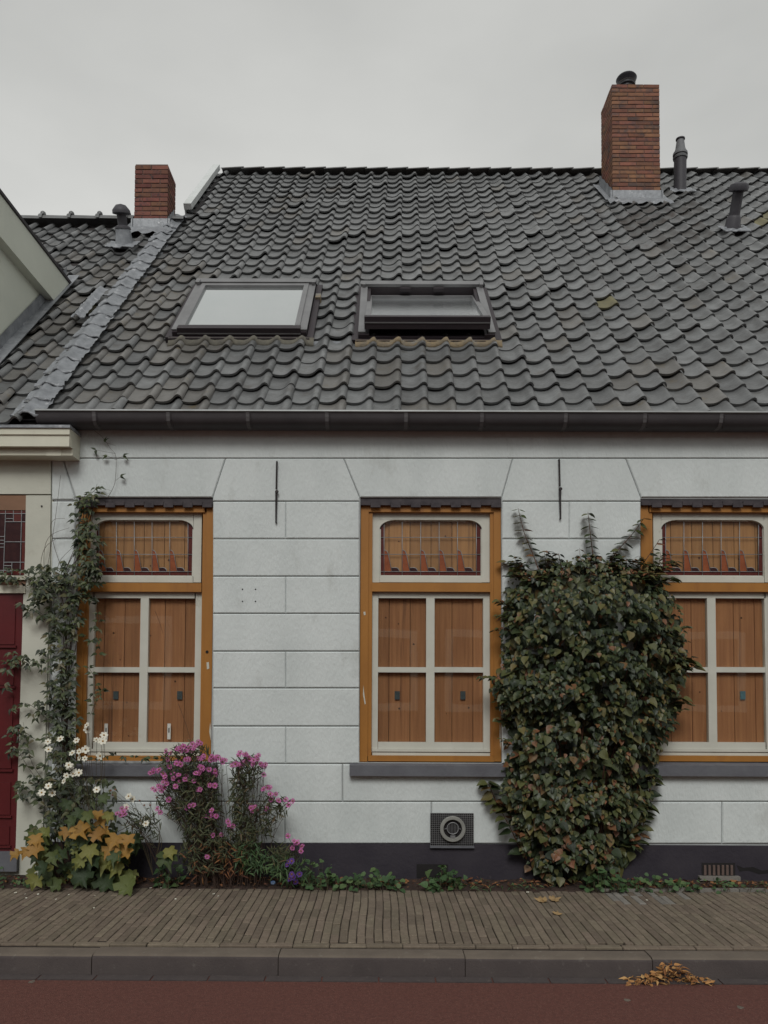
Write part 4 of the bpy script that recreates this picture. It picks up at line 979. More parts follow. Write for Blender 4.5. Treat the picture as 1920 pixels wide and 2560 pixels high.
cm = MB()
def c2p(u, v): return P((u / 6.38) / K, (1180 + v / 6.38) / K, NY + .002)
for pts in ([(90, 595), (55, 1640)], [(345, 600), (345, 700), (320, 1640)], [(0, 665), (410, 665)], [(85, 795), (405, 795)], [(215, 600), (215, 795)], [(0, 1030), (70, 1030)], [(0, 1090), (70, 1090)], [(0, 1145), (70, 1145)], [(0, 1200), (70, 1200)],
            [(70, 1115), (400, 1115)], [(60, 1440), (390, 1440)], [(190, 1440), (185, 1640)], [(60, 1495), (190, 1495)], [(0, 1570), (390, 1570)], [(100, 745), (215, 745)]):
    cm.tube([c2p(*p) for p in pts], .0028, 5)
cm.build('lead_came', 'came', fl)
for (u0, v0, u1, v1) in ((0, 597, 405, 660), (220, 670, 340, 790), (350, 800, 405, 1110), (340, 1120, 400, 1560), (60, 1575, 385, 1640)):
    a = c2p(u0, v1); c = c2p(u1, v0); b = MB(); b.box(a.x, c.x, NY + .0035, NY + .0055, a.z, c.z); b.build('red_glass_pane', 'redglass', fl)
nb_poly('fanlight_sill', [(-500, 1243), (55, 1243), (55, 1252), (-500, 1252)], NY - .03, NY + .012, 'creampaint')
nb_poly('transom', [(-500, 1252), (55, 1252), (55, 1264), (-500, 1264)], NY - .012, NY + .012, 'brownwood')
nb_poly('door_head', [(-500, 1264), (54, 1264), (54, 1281), (-500, 1281)], NY - .018, NY + .012, 'creampaint')
dr = nb_poly('door', [(-260, 1281), (50, 1281), (35, 1840), (-260, 1840)], NY + .002, NY + .0125, 'door')
for (a, c) in ((1300, 1392), (1412, 1480), (1505, 1660), (1690, 1760), (1785, 1825)):
    nb_poly('door_panel', [(-230, a), (34 - (a - 1281) * .027, a), (34 - (c - 1281) * .027, c), (-230, c)], NY - .006, NY + .002, 'door', dr)
    nb_poly('door_moulding', [(-235, c + 2), (37 - (c - 1281) * .027, c + 2), (37 - (c - 1281) * .027, c + 7), (-235, c + 7)], NY - .014, NY + .002, 'door', dr)
b = MB(); b.box(*B(-260, 1841, 36, 1882, NY - .05, NY + .02)); b.build('door_step', 'sillstone', nb)
# cornice
cyf = 5.53; cx1 = P(150, 945, cyf).x
czb = P(80, 963, cyf).z; czt = P(80, 925, cyf).z; czl = P(80, 916, cyf).z
b = MB(); prf = [(WY + .05, czt), (cyf, czt), (cyf, czt - .045), (cyf + .012, czt - .05), (cyf + .012, czb), (cyf + .055, czb), (WY + .05, czb)]
n = len(prf); b.v = [(-7.4, y, z) for y, z in prf] + [(cx1 + (.0 if i in (1, 2) else -.006 if i in (3, 4) else 0), y, z) for i, (y, z) in enumerate(prf)]
b.f = [(i, (i + 1) % n, n + (i + 1) % n, n + i) for i in range(n)] + [tuple(range(n, 2 * n)), tuple(range(n))[::-1]]; b.m = [0] * len(b.f)
co = b.build('cornice', 'creampaint', nb); fix_normals(co)
b = MB(); b.box(-7.4, cx1 + .008, cyf - .012, WY + .04, czt + .001, czt + .022); b.build('cornice_lead', 'lead', co)
b = MB(); b.box(-7.4, cx1 - .0, cyf + .06, WY - .002, czb - .052, czb - .001); b.build('soffit_bracing', 'creampaint', co)
for xx in (116, -60, -240):
    px_box('cornice_bracket', 'creampaint', co, (xx - 16, 966, xx + 16, 984), cyf + .055, WY - .004)
b = MB(); b.box(-7.4, cx1 - .03, cyf + .02, 5.70, czt + .023, RW(0, -.2, -.15).z + .02); b.build('eaves_gutter', 'dark', co)
b = MB(); b.box(-7.4, nxr, cyf + .1, 5.9, 3.2, 3.42); b.build('eaves_board', 'dark', nb)
p = P(91, 1095, NY); 
b = MB(); b.lathe([(.006, 0), (.008, .01)], (P(91, 1094, NY).x, NY - .013, P(91, 1094, NY).z), (0, 1, 0), 8); b.build('old_hook', 'iron', nb)

# ------------------------------------------------------------------ opposite side of the street (seen in the panes)
sheet('far_pavement', -40, 40, -6.0, -3.6, 0.0, 'paving', 'pavement on the camera side of the street')
op = thing('opposite_house', 'brown brick house across the street reflected in the window panes', 'house', (0, -6, 0))
b = MB(); b.box(-16, 18, -12, -6.0, 0, 3.6); ob = b.build('wall', 'oppbrick', op)
b = MB(); b.add([(-16.2, -5.8, 3.6), (18.2, -5.8, 3.6), (18.2, -9.5, 6.8), (-16.2, -9.5, 6.8), (-16.2, -13, 3.6), (18.2, -13, 3.6)], [(0, 1, 2, 3), (3, 2, 5, 4), (0, 3, 4), (1, 5, 2)]); b.build('roof', 'tile', op)
for (xa, xb, za, zb) in ((-7.2, -4.8, .9, 3.05), (-1.1, .85, .9, 2.75), (1.5, 3.5, .9, 2.75), (6.2, 8.35, .9, 2.75)):
    f_ = .17
    b = MB(); b.box(xa, xa + f_, -6.0, -5.93, za, zb); b.box(xb - f_, xb, -6.0, -5.93, za, zb); b.box(xa + f_, xb - f_, -6.0, -5.93, za, za + f_); b.box(xa + f_, xb - f_, -6.0, -5.93, zb - f_, zb)
    o = b.build('window', 'white', op); b = MB(); b.box(xa + f_, xb - f_, -5.99, -5.97, za + f_, zb - f_); b.build('glass_pane', 'darkglass', o)
b = MB(); b.box(4.2, 5.2, -6.0, -5.94, .1, 2.4); b.build('door', 'door', op)

# ------------------------------------------------------------------ plants
def leaf_geo(kind):
    if kind == 'heart':
        o = [(0, 0, 0), (-.3, .02, .03), (-.46, .22, .06), (-.4, .5, .04), (-.2, .78, 0), (0, 1.05, -.1), (.2, .78, 0), (.4, .5, .04), (.46, .22, .06), (.3, .02, .03), (0, .3, -.06), (0, .65, -.07)]
        f = [(0, 10, 2, 1), (10, 3, 2), (10, 11, 4, 3), (11, 5, 4), (0, 9, 8, 10), (10, 8, 7), (10, 7, 6, 11), (11, 6, 5)]
    elif kind == 'pointed':
        o = [(0, 0, 0), (-.2, .12, .03), (-.26, .35, .04), (-.14, .68, .0), (0, 1.1, -.14), (.14, .68, .0), (.26, .35, .04), (.2, .12, .03), (0, .4, -.04), (0, .75, -.07)]
        f = [(0, 8, 2, 1), (8, 9, 3, 2), (9, 4, 3), (0, 7, 6, 8), (8, 6, 5, 9), (9, 5, 4)]
    elif kind == 'maple':
        o = [(0, 0, 0), (-.26, -.1, .02), (-.55, .1, .06), (-.38, .26, .0), (-.6, .5, .05), (-.52, .7, -.02), (-.26, .62, .0), (-.13, .8, .02), (0, 1.12, -.08), (.13, .8, .02), (.26, .62, 0), (.52, .7, -.02), (.6, .5, .05), (.38, .26, 0), (.55, .1, .06), (.26, -.1, .02), (0, .4, -.06)]
        f = [(16, (i + 1) % 16, i) for i in range(16)]
    elif kind == 'lance':
        o = [(0, 0, 0), (-.07, .3, .02), (-.06, .65, 0), (0, 1, -.12), (.06, .65, 0), (.07, .3, .02), (0, .35, -.02), (0, .7, -.04)]
        f = [(0, 6, 1), (6, 7, 2, 1), (7, 3, 2), (0, 5, 6), (6, 5, 4, 7), (7, 4, 3)]
    else:   # round weed leaf
        o = [(0, 0, 0), (-.32, .1, .05), (-.42, .42, .03), (-.26, .78, 0), (0, .92, -.03), (.26, .78, 0), (.42, .42, .03), (.32, .1, .05), (0, .45, -.04)]
        f = [(8, i, (i + 1) % 8) for i in range(8)]
    return [Vector(v) for v in o], f
LG = {k: leaf_geo(k) for k in ('heart', 'pointed', 'maple', 'lance', 'round')}
LMESH = {}
def leaf_mesh(kind, m, name):
    if (kind, m, name) not in LMESH:
        vs = []
        for v in range(4):
            b = MB()
            zf = (1.5, 4.5) if kind == 'maple' else (.6, 2.4)
            q = [Vector((p.x * U(.85, 1.15), p.y * U(.94, 1.06), p.z * U(*zf) + U(-.02, .02) + (p.y ** 2) * U(-.2, .02))) for p in LG[kind][0]]; b.add(q, LG[kind][1]); vs.append(b.mesh(name, m, smooth=True))
        LMESH[(kind, m, name)] = vs
    return random.choice(LMESH[(kind, m, name)])
def leaf_basis(p, d, n, size):
    d = Vector(d).normalized(); n = Vector(n); n = (n - d * n.dot(d)); n = n.normalized() if n.length > 1e-4 else d.orthogonal().normalized(); x = d.cross(n)
    m = Matrix((x, d, n)).transposed().to_4x4()
    return Matrix.Translation(p) @ m @ Matrix.Scale(size, 4)
class Foliage:
    def __init__(s): s.l = []
    def add(s, kind, m, p, d, n, size, pri=0.0): s.l.append((pri + size * 4, kind, m, leaf_basis(p, d, n, size)))
    def out(s, parent, quota=295, name='leaf'):
        s.l.sort(key=lambda t: -t[0])
        for t in s.l[:quota]: link(name, leaf_mesh(t[1], t[2], name), parent, t[3])
        rest = s.l[quota:]
        if rest:
            b = MB(); ms = []
            for t in rest:
                if t[2] not in ms: ms.append(t[2])
                j = Vector((U(.85, 1.15), 1, U(.5, 2.2)))
                b.add([t[3] @ Vector((v.x * j.x, v.y, v.z * j.z)) for v in LG[t[1]][0]], LG[t[1]][1], ms.index(t[2]))
            o = b.build('small_leaves', ms, parent, smooth=True); o['kind'] = 'stuff'
def pip(x, y, poly):
    c = False; j = len(poly) - 1
    for i in range(len(poly)):
        if (poly[i][1] > y) != (poly[j][1] > y) and x < (poly[j][0] - poly[i][0]) * (y - poly[i][1]) / (poly[j][1] - poly[i][1]) + poly[i][0]: c = not c
        j = i
    return c
def rv(s=1.0): return Vector((U(-s, s), U(-s, s), U(-s, s)))
def curve(pts, n=6):
    pts = [Vector(p) for p in pts]; o = []
    for i in range(len(pts) - 1):
        p0 = pts[max(i - 1, 0)]; p1 = pts[i]; p2 = pts[i + 1]; p3 = pts[min(i + 2, len(pts) - 1)]
        for k in range(n):
            t = k / n; o.append(.5 * ((2 * p1) + (p2 - p0) * t + (2 * p0 - 5 * p1 + 4 * p2 - p3) * t * t + (3 * p1 - p0 - 3 * p2 + p3) * t ** 3))
    o.append(pts[-1]); return o

# --- big climbing shrub
shape = [(1112, 1226), (1150, 1232), (1200, 1215), (1262, 1196), (1320, 1200), (1350, 1225), (1415, 1215), (1440, 1262), (1462, 1300), (1478, 1350), (1482, 1420), (1492, 1440), (1478, 1475), (1470, 1520), (1455, 1570), (1430, 1610), (1424, 1660), (1418, 1700), (1400, 1745), (1372, 1790), (1378, 1840), (1362, 1858), (1340, 1880), (1290, 1892), (1230, 1905), (1180, 1898), (1140, 1870), (1118, 1830), (1112, 1790), (1096, 1745), (1080, 1715), (1092, 1660), (1096, 1600), (1086, 1550), (1060, 1500), (1052, 1465), (1085, 1420), (1080, 1370), (1092, 1320), (1086, 1280)]
sb = G(1235, 1900, 0.02)
sh = thing('climbing_shrub', 'tall dark green climbing shrub against the wall before the right window', 'shrub', (sb.x, 5.6, 0))
fo = Foliage()
def span(y):
    xs_ = [x for x in range(1040, 1500, 6) if pip(x, y, shape)]; return (min(xs_), max(xs_)) if xs_ else None
spans = {y: span(y) for y in range(1196, 1906, 3)}
n = 0
while n < 5400:
    px, py = U(1045, 1495), U(1192, 1905)
    if not pip(px, py, shape): continue
    sp = spans.get(1196 + 3 * int((py - 1196) / 3)) or (1100, 1400)
    c = (sp[0] + sp[1]) / 2; hw = max(20, (sp[1] - sp[0]) / 2); r = min(1, abs(px - c) / hw)
    t = math.sqrt(max(0, 1 - r ** 2.4)); vert = min(1, (py - 1190) / 110) * (1.0 if py < 1500 else max(.55, 1 - (py - 1500) / 800))
    cl = mnoise.noise((px * .017, py * .017, 0)) * .1 + mnoise.noise((px * .05, py * .05, 4)) * .07
    if r > .86 and mnoise.noise((px * .06, py * .06, 2)) > .08 and R() < .8: continue
    depth = .05 + .27 * t * vert + cl
    lay_ = abs(random.gauss(0, .55)); dd = depth * (1 - min(.95, lay_ * .55))
    hole = mnoise.noise((px * .022, py * .022, 8))
    if hole > .16 and lay_ < 1.0 and R() < .9: continue
    p = P(px, py, WY - .02 - dd)
    side = (px - c) / hw
    d = Vector((side * .35 + U(-.55, .55), -.35 + U(-.35, .2), -1 + U(-.1, .75)))
    nn = Vector((side * .6, -1, .55)) + rv(.45)
    low = (py - 1560) / 300
    m = 'l_shrubred' if R() < (.05 if py < 1560 else min(.5, .16 + low * .35)) else 'l_shrub'
    if py < 1262: m = 'l_shrubred' if R() < .4 else 'l_shrub'
    sz = (U(.026, .05) if R() < .86 else U(.055, .08)) * (0.62 if py < 1255 else 1) * (1.0 if r < .9 else .8)
    fo.add('heart', m, p, d, nn, sz, .6 * dd / max(.05, depth) + (.1 if hole < 0 else 0)); n += 1
k_ = 0
while k_ < 1500:      # inner leaves close to the wall
    px, py = U(1060, 1480), U(1215, 1895)
    if not pip(px, py, shape) or not pip(px - 12, py, shape) or not pip(px + 12, py, shape): continue
    fo.add('heart', 'l_shrub', P(px, py, WY - U(.015, .06)), Vector((U(-.6, .6), -.2, -1)), Vector((0, -1, .3)) + rv(.3), U(.06, .085), -2); k_ += 1
# shoots
tw = MB()
def shoot(pts, n, sz, m='l_shrubred', both=True, r0=.0045):
    c = curve(pts, 8); tw.tube(c, r0, 5, r0 * .4)
    for i in range(n):
        k = (i + .6) / n * (len(c) - 1); a = c[int(k)].lerp(c[min(int(k) + 1, len(c) - 1)], k % 1)
        tg = (c[min(int(k) + 1, len(c) - 1)] - c[max(0, int(k) - 1)]).normalized()
        for sg in ((-1, 1) if both else (random.choice((-1, 1)),)):
            d = Vector((sg * U(.7, 1), U(-.6, .2), U(-.1, .4))); fo.add('heart', m if R() < .5 else 'l_shrub', a + d * .006, d + Vector((0, 0, -.35)), Vector((0, -.35, 1)) + rv(.3), sz * U(1.0, 1.5) * (1.35 if r0 > .004 else 1), .5)
def PP(x, y, off=.1): return P(x, y, WY - off * (1 if y > 1240 else .35))
shoot([PP(1170, 1250, .14), PP(1152, 1200, .13), PP(1132, 1150, .12), PP(1119, 1098, .12)], 11, .034)
shoot([PP(1284, 1220, .14), PP(1277, 1170, .13), PP(1270, 1106, .13)], 9, .034)
shoot([PP(1310, 1235, .16), PP(1330, 1195, .16), PP(1365, 1155, .14), PP(1392, 1118, .12)], 9, .036)
shoot([PP(1370, 1240, .14), PP(1398, 1205, .12), PP(1425, 1165, .11)], 8, .032, both=False)
shoot([PP(1150, 1250, .14), PP(1118, 1225, .12), PP(1092, 1213, .1)], 6, .036)
shoot([PP(1400, 1250, .14), PP(1430, 1232, .12), PP(1462, 1212, .1)], 9, .038)
shoot([PP(1410, 1270, .14), PP(1440, 1252, .12), PP(1452, 1250, .1)], 5, .038)
shoot([PP(1215, 1240, .14), PP(1210, 1215, .14), PP(1207, 1195, .14)], 4, .03)
shoot([PP(1110, 1330, .1), PP(1092, 1310, .09), PP(1078, 1296, .08)], 6, .034)
shoot([PP(1110, 1480, .14), PP(1080, 1468, .13), PP(1040, 1462, .12)], 9, .036)
shoot([PP(1460, 1440, .1), PP(1480, 1420, .09), PP(1497, 1445, .09)], 5, .06)
shoot([PP(1450, 1520, .1), PP(1470, 1505, .09), PP(1478, 1520, .09)], 4, .05)
shoot([PP(1100, 1750, .06), PP(1075, 1735, .06), PP(1058, 1700, .05), PP(1052, 1690, .05)], 7, .05)
shoot([PP(1130, 1850, .08), PP(1108, 1800, .08), PP(1090, 1765, .07), PP(1068, 1725, .06)], 7, .05)
shoot([PP(1370, 1790, .08), PP(1395, 1760, .07), PP(1405, 1700, .06), PP(1412, 1670, .06)], 8, .05)
shoot([PP(1360, 1830, .08), PP(1385, 1800, .08), PP(1395, 1740, .06)], 6, .05)
for i in range(46):
    x = U(1105, 1440); y = 1222 + abs(x - 1290) * .06 + U(-5, 22); h = U(14, 46); l = U(-22, 22)
    shoot([PP(x, y + 4, .16), PP(x + l * .4, y - h * .3, .16), PP(x + l, y - h, .16)], random.randint(4, 6), U(.028, .04), r0=.0024)
for i in range(16):
    x = random.choice((1090, 1098, 1470, 1462)); y = U(1290, 1640); sg = -1 if x < 1200 else 1
    shoot([PP(x - sg * 10, y, .1), PP(x + sg * 5, y - 8, .1), PP(x + sg * U(14, 24), y - U(-6, 16), .09)], 4, U(.026, .036), r0=.0024)
for i in range(16):
    x0 = U(1205, 1275); x1 = U(1110, 1440); y1 = U(1230, 1700)
    tw.tube(curve([G(x0, 1903, .02) + Vector((0, U(-.02, .12), 0)), PP((x0 * .7 + x1 * .3), 1800, U(.04, .1)), PP((x0 + x1) / 2, (1800 + y1) / 2, U(.04, .12)), PP(x1, y1, U(.03, .1))], 5), .009, 5, .003)
tw.build('branches', 'redstem', sh)
fo.out(sh, 295)

# --- clematis on the left
cl_ = thing('clematis', 'thin dark leaved climber at the corner by the red door', 'climber', (P(135, 1900, 5.6).x, 5.62, 0))
fo = Foliage(); st = MB()
def trip(p, base, sz, m='l_clem'):
    ang = U(0, 6.28)
    for a in (-1, 0, 1):
        if R() < .12: continue
        d = (base + Vector((a * .9, U(-.3, .1), U(-.1, .1)))).normalized(); fo.add('pointed', m, p + d * sz * .2, d, Vector((U(-.3, .3), -1, U(.2, .9))), sz * U(.75, 1.1), U(0, .2))
blobs = [(190, 1082, 34, 16, 40, .09), (180, 1130, 22, 45, 60, .08), (192, 1185, 22, 45, 62, .08), (205, 1160, 16, 60, 16, .07), (120, 1235, 58, 26, 92, .1), (135, 1275, 62, 34, 150, .12), (95, 1260, 36, 26, 40, .1), (180, 1250, 36, 50, 82, .11), (205, 1225, 20, 34, 30, .09),
         (135, 1345, 40, 44, 130, .1), (75, 1310, 26, 26, 24, .08), (118, 1420, 42, 32, 66, .1), (145, 1440, 20, 40, 60, .09), (130, 1490, 34, 34, 72, .1), (140, 1550, 32, 40, 92, .1), (130, 1600, 32, 34, 72, .1), (55, 1420, 40, 18, 22, .12), (90, 1530, 40, 20, 26, .1), (40, 1580, 26, 16, 16, .12), (135, 1660, 40, 40, 120, .12),
         (75, 1700, 36, 30, 42, .1), (150, 1720, 50, 36, 110, .14), (50, 1620, 32, 20, 20, .12), (12, 1480, 14, 40, 8, .14), (206, 1390, 9, 60, 12, .06), (25, 1245, 26, 14, 18, .09), (140, 1775, 48, 30, 60, .15), (95, 1800, 30, 30, 16, .1)]
for (cx, cy, rx, ry, n, dp) in blobs:
    for _ in range(int(n * .54)):
        a = U(0, 6.28); r = math.sqrt(R()) * 1.05
        p = P(cx + rx * r * math.cos(a), cy + ry * r * math.sin(a), WY - U(.03, dp * 1.5))
        trip(p, Vector((random.choice((-1, 1)) * U(.1, .9), -.3, U(-1, -.1))), U(.034, .06))
for i in range(9):
    ph = R() * 6
    st.tube(curve([P(U(118, 150), 1895, 5.6), P(U(115, 150), 1800, 5.62), P(U(125, 155), 1650, 5.66), P(U(125, 155), 1500, 5.68), P(U(125, 165), 1380, 5.67), P(U(130, 185), 1270, 5.66), P(U(165, 200), 1170, 5.68), P(U(172, 205), 1085, 5.68)], 6), U(.003, .007), 5, .002)
def sprig(pts, n, sz=.05, r=.0018):
    c = curve([P(x, y, WY - U(.02, .06)) for x, y in pts], 6); st.tube(c, r, 4, .001)
    for i in range(n):
        a = c[int((i + .5) / n * (len(c) - 1))]; trip(a, Vector((U(-1, 1), -.3, U(-.8, .3))), sz * U(.7, 1.1))
for s_ in ([(95, 1270), (118, 1130), (131, 1027)], [(100, 1290), (95, 1200), (108, 1158), (150, 1140)], [(85, 1270), (92, 1195), (120, 1165), (160, 1160)], [(120, 1270), (128, 1215), (160, 1180)], [(150, 1270), (120, 1190), (110, 1140), (118, 1122), (140, 1120)]):
    st.tube(curve([P(x, y, WY - .04) for x, y in s_], 6), .0019, 4, .0012)
sprig([(180, 1075), (202, 1062), (210, 1045)], 2, .045); sprig([(180, 1078), (187, 1066), (205, 1062)], 2, .04)
c = curve([P(x, y, WY - .03) for x, y in ((232, 1076), (246, 1050), (250, 1025), (250, 985), (238, 968), (222, 945), (197, 925))], 6); st.tube(c, .0017, 4, .0012)
for (x, y, d1, d2) in ((260, 1030, (1, -.2, -.4), (.6, -.2, .5)), (266, 985, (1, -.2, -.6), (.5, -.2, .3)), (232, 985, (-1, -.2, -.5), (-.8, -.1, .1)), (226, 955, (.3, -.3, 1), (.6, -.2, .8)), (207, 972, (-.5, -.2, .3), (.1, -.2, -1)), (216, 1052, (-1, -.2, -.3), (1, -.2, -.3)), (217, 1065, (-.6, -.2, .1), (1, -.2, -.2))):
    p = P(x, y, WY - .035)
    st.tube([p, P(250 if 940 < y < 1040 else 240, y + 8, WY - .03)], .001, 4)
    for d in (d1, d2): fo.add('pointed', 'l_clem', p, d, (0, -1, .6), .042, .5)
for s_ in ([(60, 1430), (30, 1432), (10, 1428)], [(110, 1560), (60, 1520), (20, 1530)], [(80, 1600), (40, 1575), (15, 1590)], [(90, 1700), (50, 1640), (30, 1600)], [(110, 1700), (70, 1650), (50, 1560)], [(100, 1760), (92, 1720), (85, 1680)], [(60, 1270), (20, 1245), (-5, 1250)], [(90, 1260), (40, 1232), (15, 1225)], [(95, 1330), (70, 1312), (55, 1318)], [(210, 1300), (214, 1350), (212, 1400)], [(190, 1440), (205, 1470), (200, 1520)], [(195, 1545), (215, 1500), (222, 1490)]):
    sprig(s_, 6, .05)
sprig([(335, 1320), (345, 1345), (352, 1368)], 0); sprig([(385, 1520), (400, 1560), (415, 1610)], 0)
sprig([(200, 1640), (240, 1632), (300, 1636), (350, 1640)], 9, .05)
st.build('stems', 'stem', cl_); fo.out(cl_, 295)

def crop7(u, v): return (u / 2.183) / K, (1740 + v / 2.183) / K
# --- golden vine
vn = thing('golden_vine', 'low vine with yellow and green lobed leaves by the corner', 'vine', (P(180, 1905, 5.5).x, 5.5, 0))
fo = Foliage(); st = MB()
gold = [(418, 722, 52), (455, 715, 40), (520, 750, 40), (560, 735, 38), (555, 665, 40), (535, 645, 30), (640, 775, 42), (700, 775, 40), (622, 830, 42), (700, 845, 42), (195, 775, 36), (190, 825, 42), (150, 850, 30), (370, 735, 34), (105, 862, 30)]
for (u, v, s_) in gold:
    x, y = crop7(u, v); fo.add('maple', 'l_gold', P(x, y - 6, U(5.36, 5.46)), (U(-.5, .5), -.5, U(-1, -.3)), Vector((U(-.3, .3), -1, .6)), s_ * .0025, 1)
greens = [(490, 835, 40), (520, 890, 36), (590, 895, 42), (440, 960, 46), (585, 995, 50), (710, 1020, 52), (700, 1000, 30), (265, 980, 36), (245, 930, 34), (345, 860, 30), (290, 870, 34), (230, 850, 30), (480, 780, 34), (200, 1000, 34), (315, 1020, 34), (650, 930, 36), (640, 870, 34), (450, 900, 30), (905, 870, 44), (920, 850, 30), (400, 680, 30), (560, 560, 26), (600, 655, 26), (370, 590, 28), (480, 650, 30), (440, 640, 30)]
for (u, v, s_) in greens:
    x, y = crop7(u, v); fo.add('maple', 'l_vine', P(x, y - 8, U(5.34, 5.44)), (U(-.5, .5), -.45, U(-1, -.5)), Vector((U(-.4, .4), -1, .6)), s_ * .0029, .6)
for _ in range(150):
    x, y = crop7(U(170, 740), U(690, 1010))
    if y < 1760 + abs(x - 175) * .35: continue
    fo.add('maple', 'l_vine', P(x, y, U(5.44, 5.66)), (U(-.7, .7), -.4, U(-1, .1)), Vector((U(-.5, .5), -1, .5)), U(.05, .1), 0)
for _ in range(14):
    a = G(U(110, 200), 1903, .02); x, y = crop7(U(200, 740), U(680, 950)); e = P(x, y, 5.5)
    st.tube(curve([a + Vector((0, -.0, 0)), a.lerp(e, .5) + Vector((0, 0, .06)), e], 5), .004, 4, .002)
st.build('stems', 'stem', vn); fo.out(vn)

# --- japanese anemone (white)
def flower_white(par, p, r, tilt):
    b = MB(); base = Vector(tilt).normalized(); a = base.orthogonal().normalized(); c = base.cross(a); n = 6; ph = R() * 6
    for i in range(n):
        t = ph + 2 * math.pi * i / n; d = a * math.cos(t) + c * math.sin(t); s_ = base.cross(d); w_ = r * .36
        vs = [p, p + d * r * .45 - s_ * w_ + base * r * .12, p + d * r * .95 - s_ * w_ * .8 + base * r * .2, p + d * r * 1.05 + s_ * w_ * .5 + base * r * .16, p + d * r * .5 + s_ * w_ + base * r * .14]
        b.add(vs, [(0, 1, 2, 3, 4)])
    o = b.build('flower', 'petalwhite', par, smooth=True)
    b = MB(); b.lathe([(r * .24, 0), (r * .22, r * .12), (r * .1, r * .2)], p + base * .003, base, 8); b.build('flower_eye', 'yolk', o, smooth=True)
an = thing('white_anemone', 'white flowered anemone under the left window sill', 'flower plant', (P(200, 1905, 5.55).x, 5.55, 0))
st = MB(); fo = Foliage()
wf = [(262, 250), (265, 293), (330, 235), (418, 243), (477, 182), (467, 293), (395, 312), (433, 303), (435, 338), (463, 342), (380, 385), (362, 435), (350, 465), (405, 415), (432, 420), (525, 240), (548, 243), (567, 215), (562, 248), (545, 328), (265, 492), (528, 512), (285, 530), (228, 528), (703, 548), (725, 563), (690, 605), (797, 697), (475, 160), (400, 425), (375, 378)]
for (u, v) in wf:
    x, y = crop7(u, v); p = P(x, y, U(5.4, 5.5)); flower_white(an, p, U(.021, .03), Vector((U(-.7, .7), -1, U(.0, .9))))
    g0 = P(205 + U(-20, 20) if u < 650 else 330, 1890, 5.56); st.tube(curve([g0, g0.lerp(p, .55) + Vector((U(-.03, .03), .03, .04)), p + Vector((0, .012, -.004))], 5), .0018, 4, .0014)
for (u, v) in ((763, 575), (788, 600), (855, 560), (605, 520), (630, 515), (615, 545), (820, 600)):
    x, y = crop7(u, v); p = P(x, y, 5.5); b = MB(); b.lathe([(.002, 0), (.007, .004), (.006, .01), (.001, .013)], p, (0, -.4, 1), 7); b.build('seed_head', 'eye', an, smooth=True)
    st.tube(curve([P(335, 1860, 5.56), P(345, 1800, 5.54), p], 5), .0014, 4, .001)
st.build('stems', 'greenstem', an)
for _ in range(190):
    x, y = crop7(U(250, 640), U(440, 760)); fo.add('pointed', 'l_clem', P(x, y, U(5.48, 5.64)), (U(-.8, .8), -.4, U(-1, .3)), Vector((U(-.4, .4), -1, .7)), U(.035, .07))
for _ in range(50):
    x, y = crop7(U(670, 890), U(600, 800))
    if abs((y - 1700) - (x - 275) * 0.9) > 60: continue
    fo.add('lance', 'l_aster', P(x, y, U(5.5, 5.6)), (U(-.8, .8), -.4, U(-1, .3)), Vector((U(-.4, .4), -1, .7)), U(.04, .07))
fo.out(an)

# --- asters
def flower_pink(par, p, r, tilt, m='petalpink'):
    b = MB(); base = Vector(tilt).normalized(); a = base.orthogonal().normalized(); c = base.cross(a); n = 13; ph = R() * 6
    for i in range(n):
        t = ph + 2 * math.pi * i / n + U(-.08, .08); d = a * math.cos(t) + c * math.sin(t); s_ = base.cross(d); w_ = r * .17; l = r * U(.85, 1.08); up = r * U(-.1, .22)
        b.add([p + d * r * .2, p + d * l * .7 - s_ * w_ + base * up, p + d * l + base * up, p + d * l * .7 + s_ * w_ + base * up], [(0, 1, 2, 3)])
    o = b.build('flower', m, par)
    b = MB(); b.lathe([(r * .3, -.001), (r * .28, r * .14), (r * .12, r * .2)], p, base, 8); b.build('flower_eye', 'eye', o, smooth=True)
pinkA = [(905, 300), (930, 310), (965, 290), (985, 300), (1000, 275), (1015, 300), (1050, 262), (1075, 265), (1095, 258), (1045, 295), (1085, 340), (1110, 338), (1150, 350), (1190, 335), (1215, 360), (1180, 330), (965, 360), (985, 372), (1025, 345), (915, 345), (820, 420), (835, 415), (868, 402), (925, 385), (938, 415), (900, 440), (945, 450), (890, 470), (910, 480), (865, 490), (850, 515), (880, 518), (835, 505), (1000, 465), (1010, 455), (1060, 463), (958, 493), (1092, 510), (1145, 488), (1172, 486), (1085, 420), (1110, 398), (1140, 400), (1145, 430), (1175, 410), (1180, 428), (1080, 400), (1100, 390), (1020, 610), (1035, 600), (1055, 595), (1120, 655), (1145, 660), (1160, 650), (1180, 655), (1155, 625), (1163, 760), (1207, 757), (1130, 878), (1245, 685), (1250, 705), (1270, 710), (858, 615), (875, 635), (890, 425), (905, 462), (1065, 275), (1030, 285), (985, 285), (1020, 430), (975, 430), (895, 500), (920, 565), (1205, 345), (1165, 345), (1230, 350)]
pinkB = [(1285, 370), (1310, 310), (1320, 365), (1355, 330), (1385, 350), (1400, 330), (1420, 370), (1445, 385), (1440, 430), (1380, 370), (1405, 345), (1340, 360), (1365, 345), (1435, 510), (1475, 535), (1480, 565), (1520, 570), (1560, 565), (1598, 573), (1575, 595), (1460, 500), (1505, 535), (1370, 610), (1390, 605), (1380, 625), (1405, 625), (1455, 615), (1300, 375), (1330, 320), (1300, 325), (1265, 380), (1430, 380), (1450, 372)]
pinkA += [(u + U(-16, 16), v + U(-16, 12)) for u, v in pinkA if R() < .6 and v < 540]
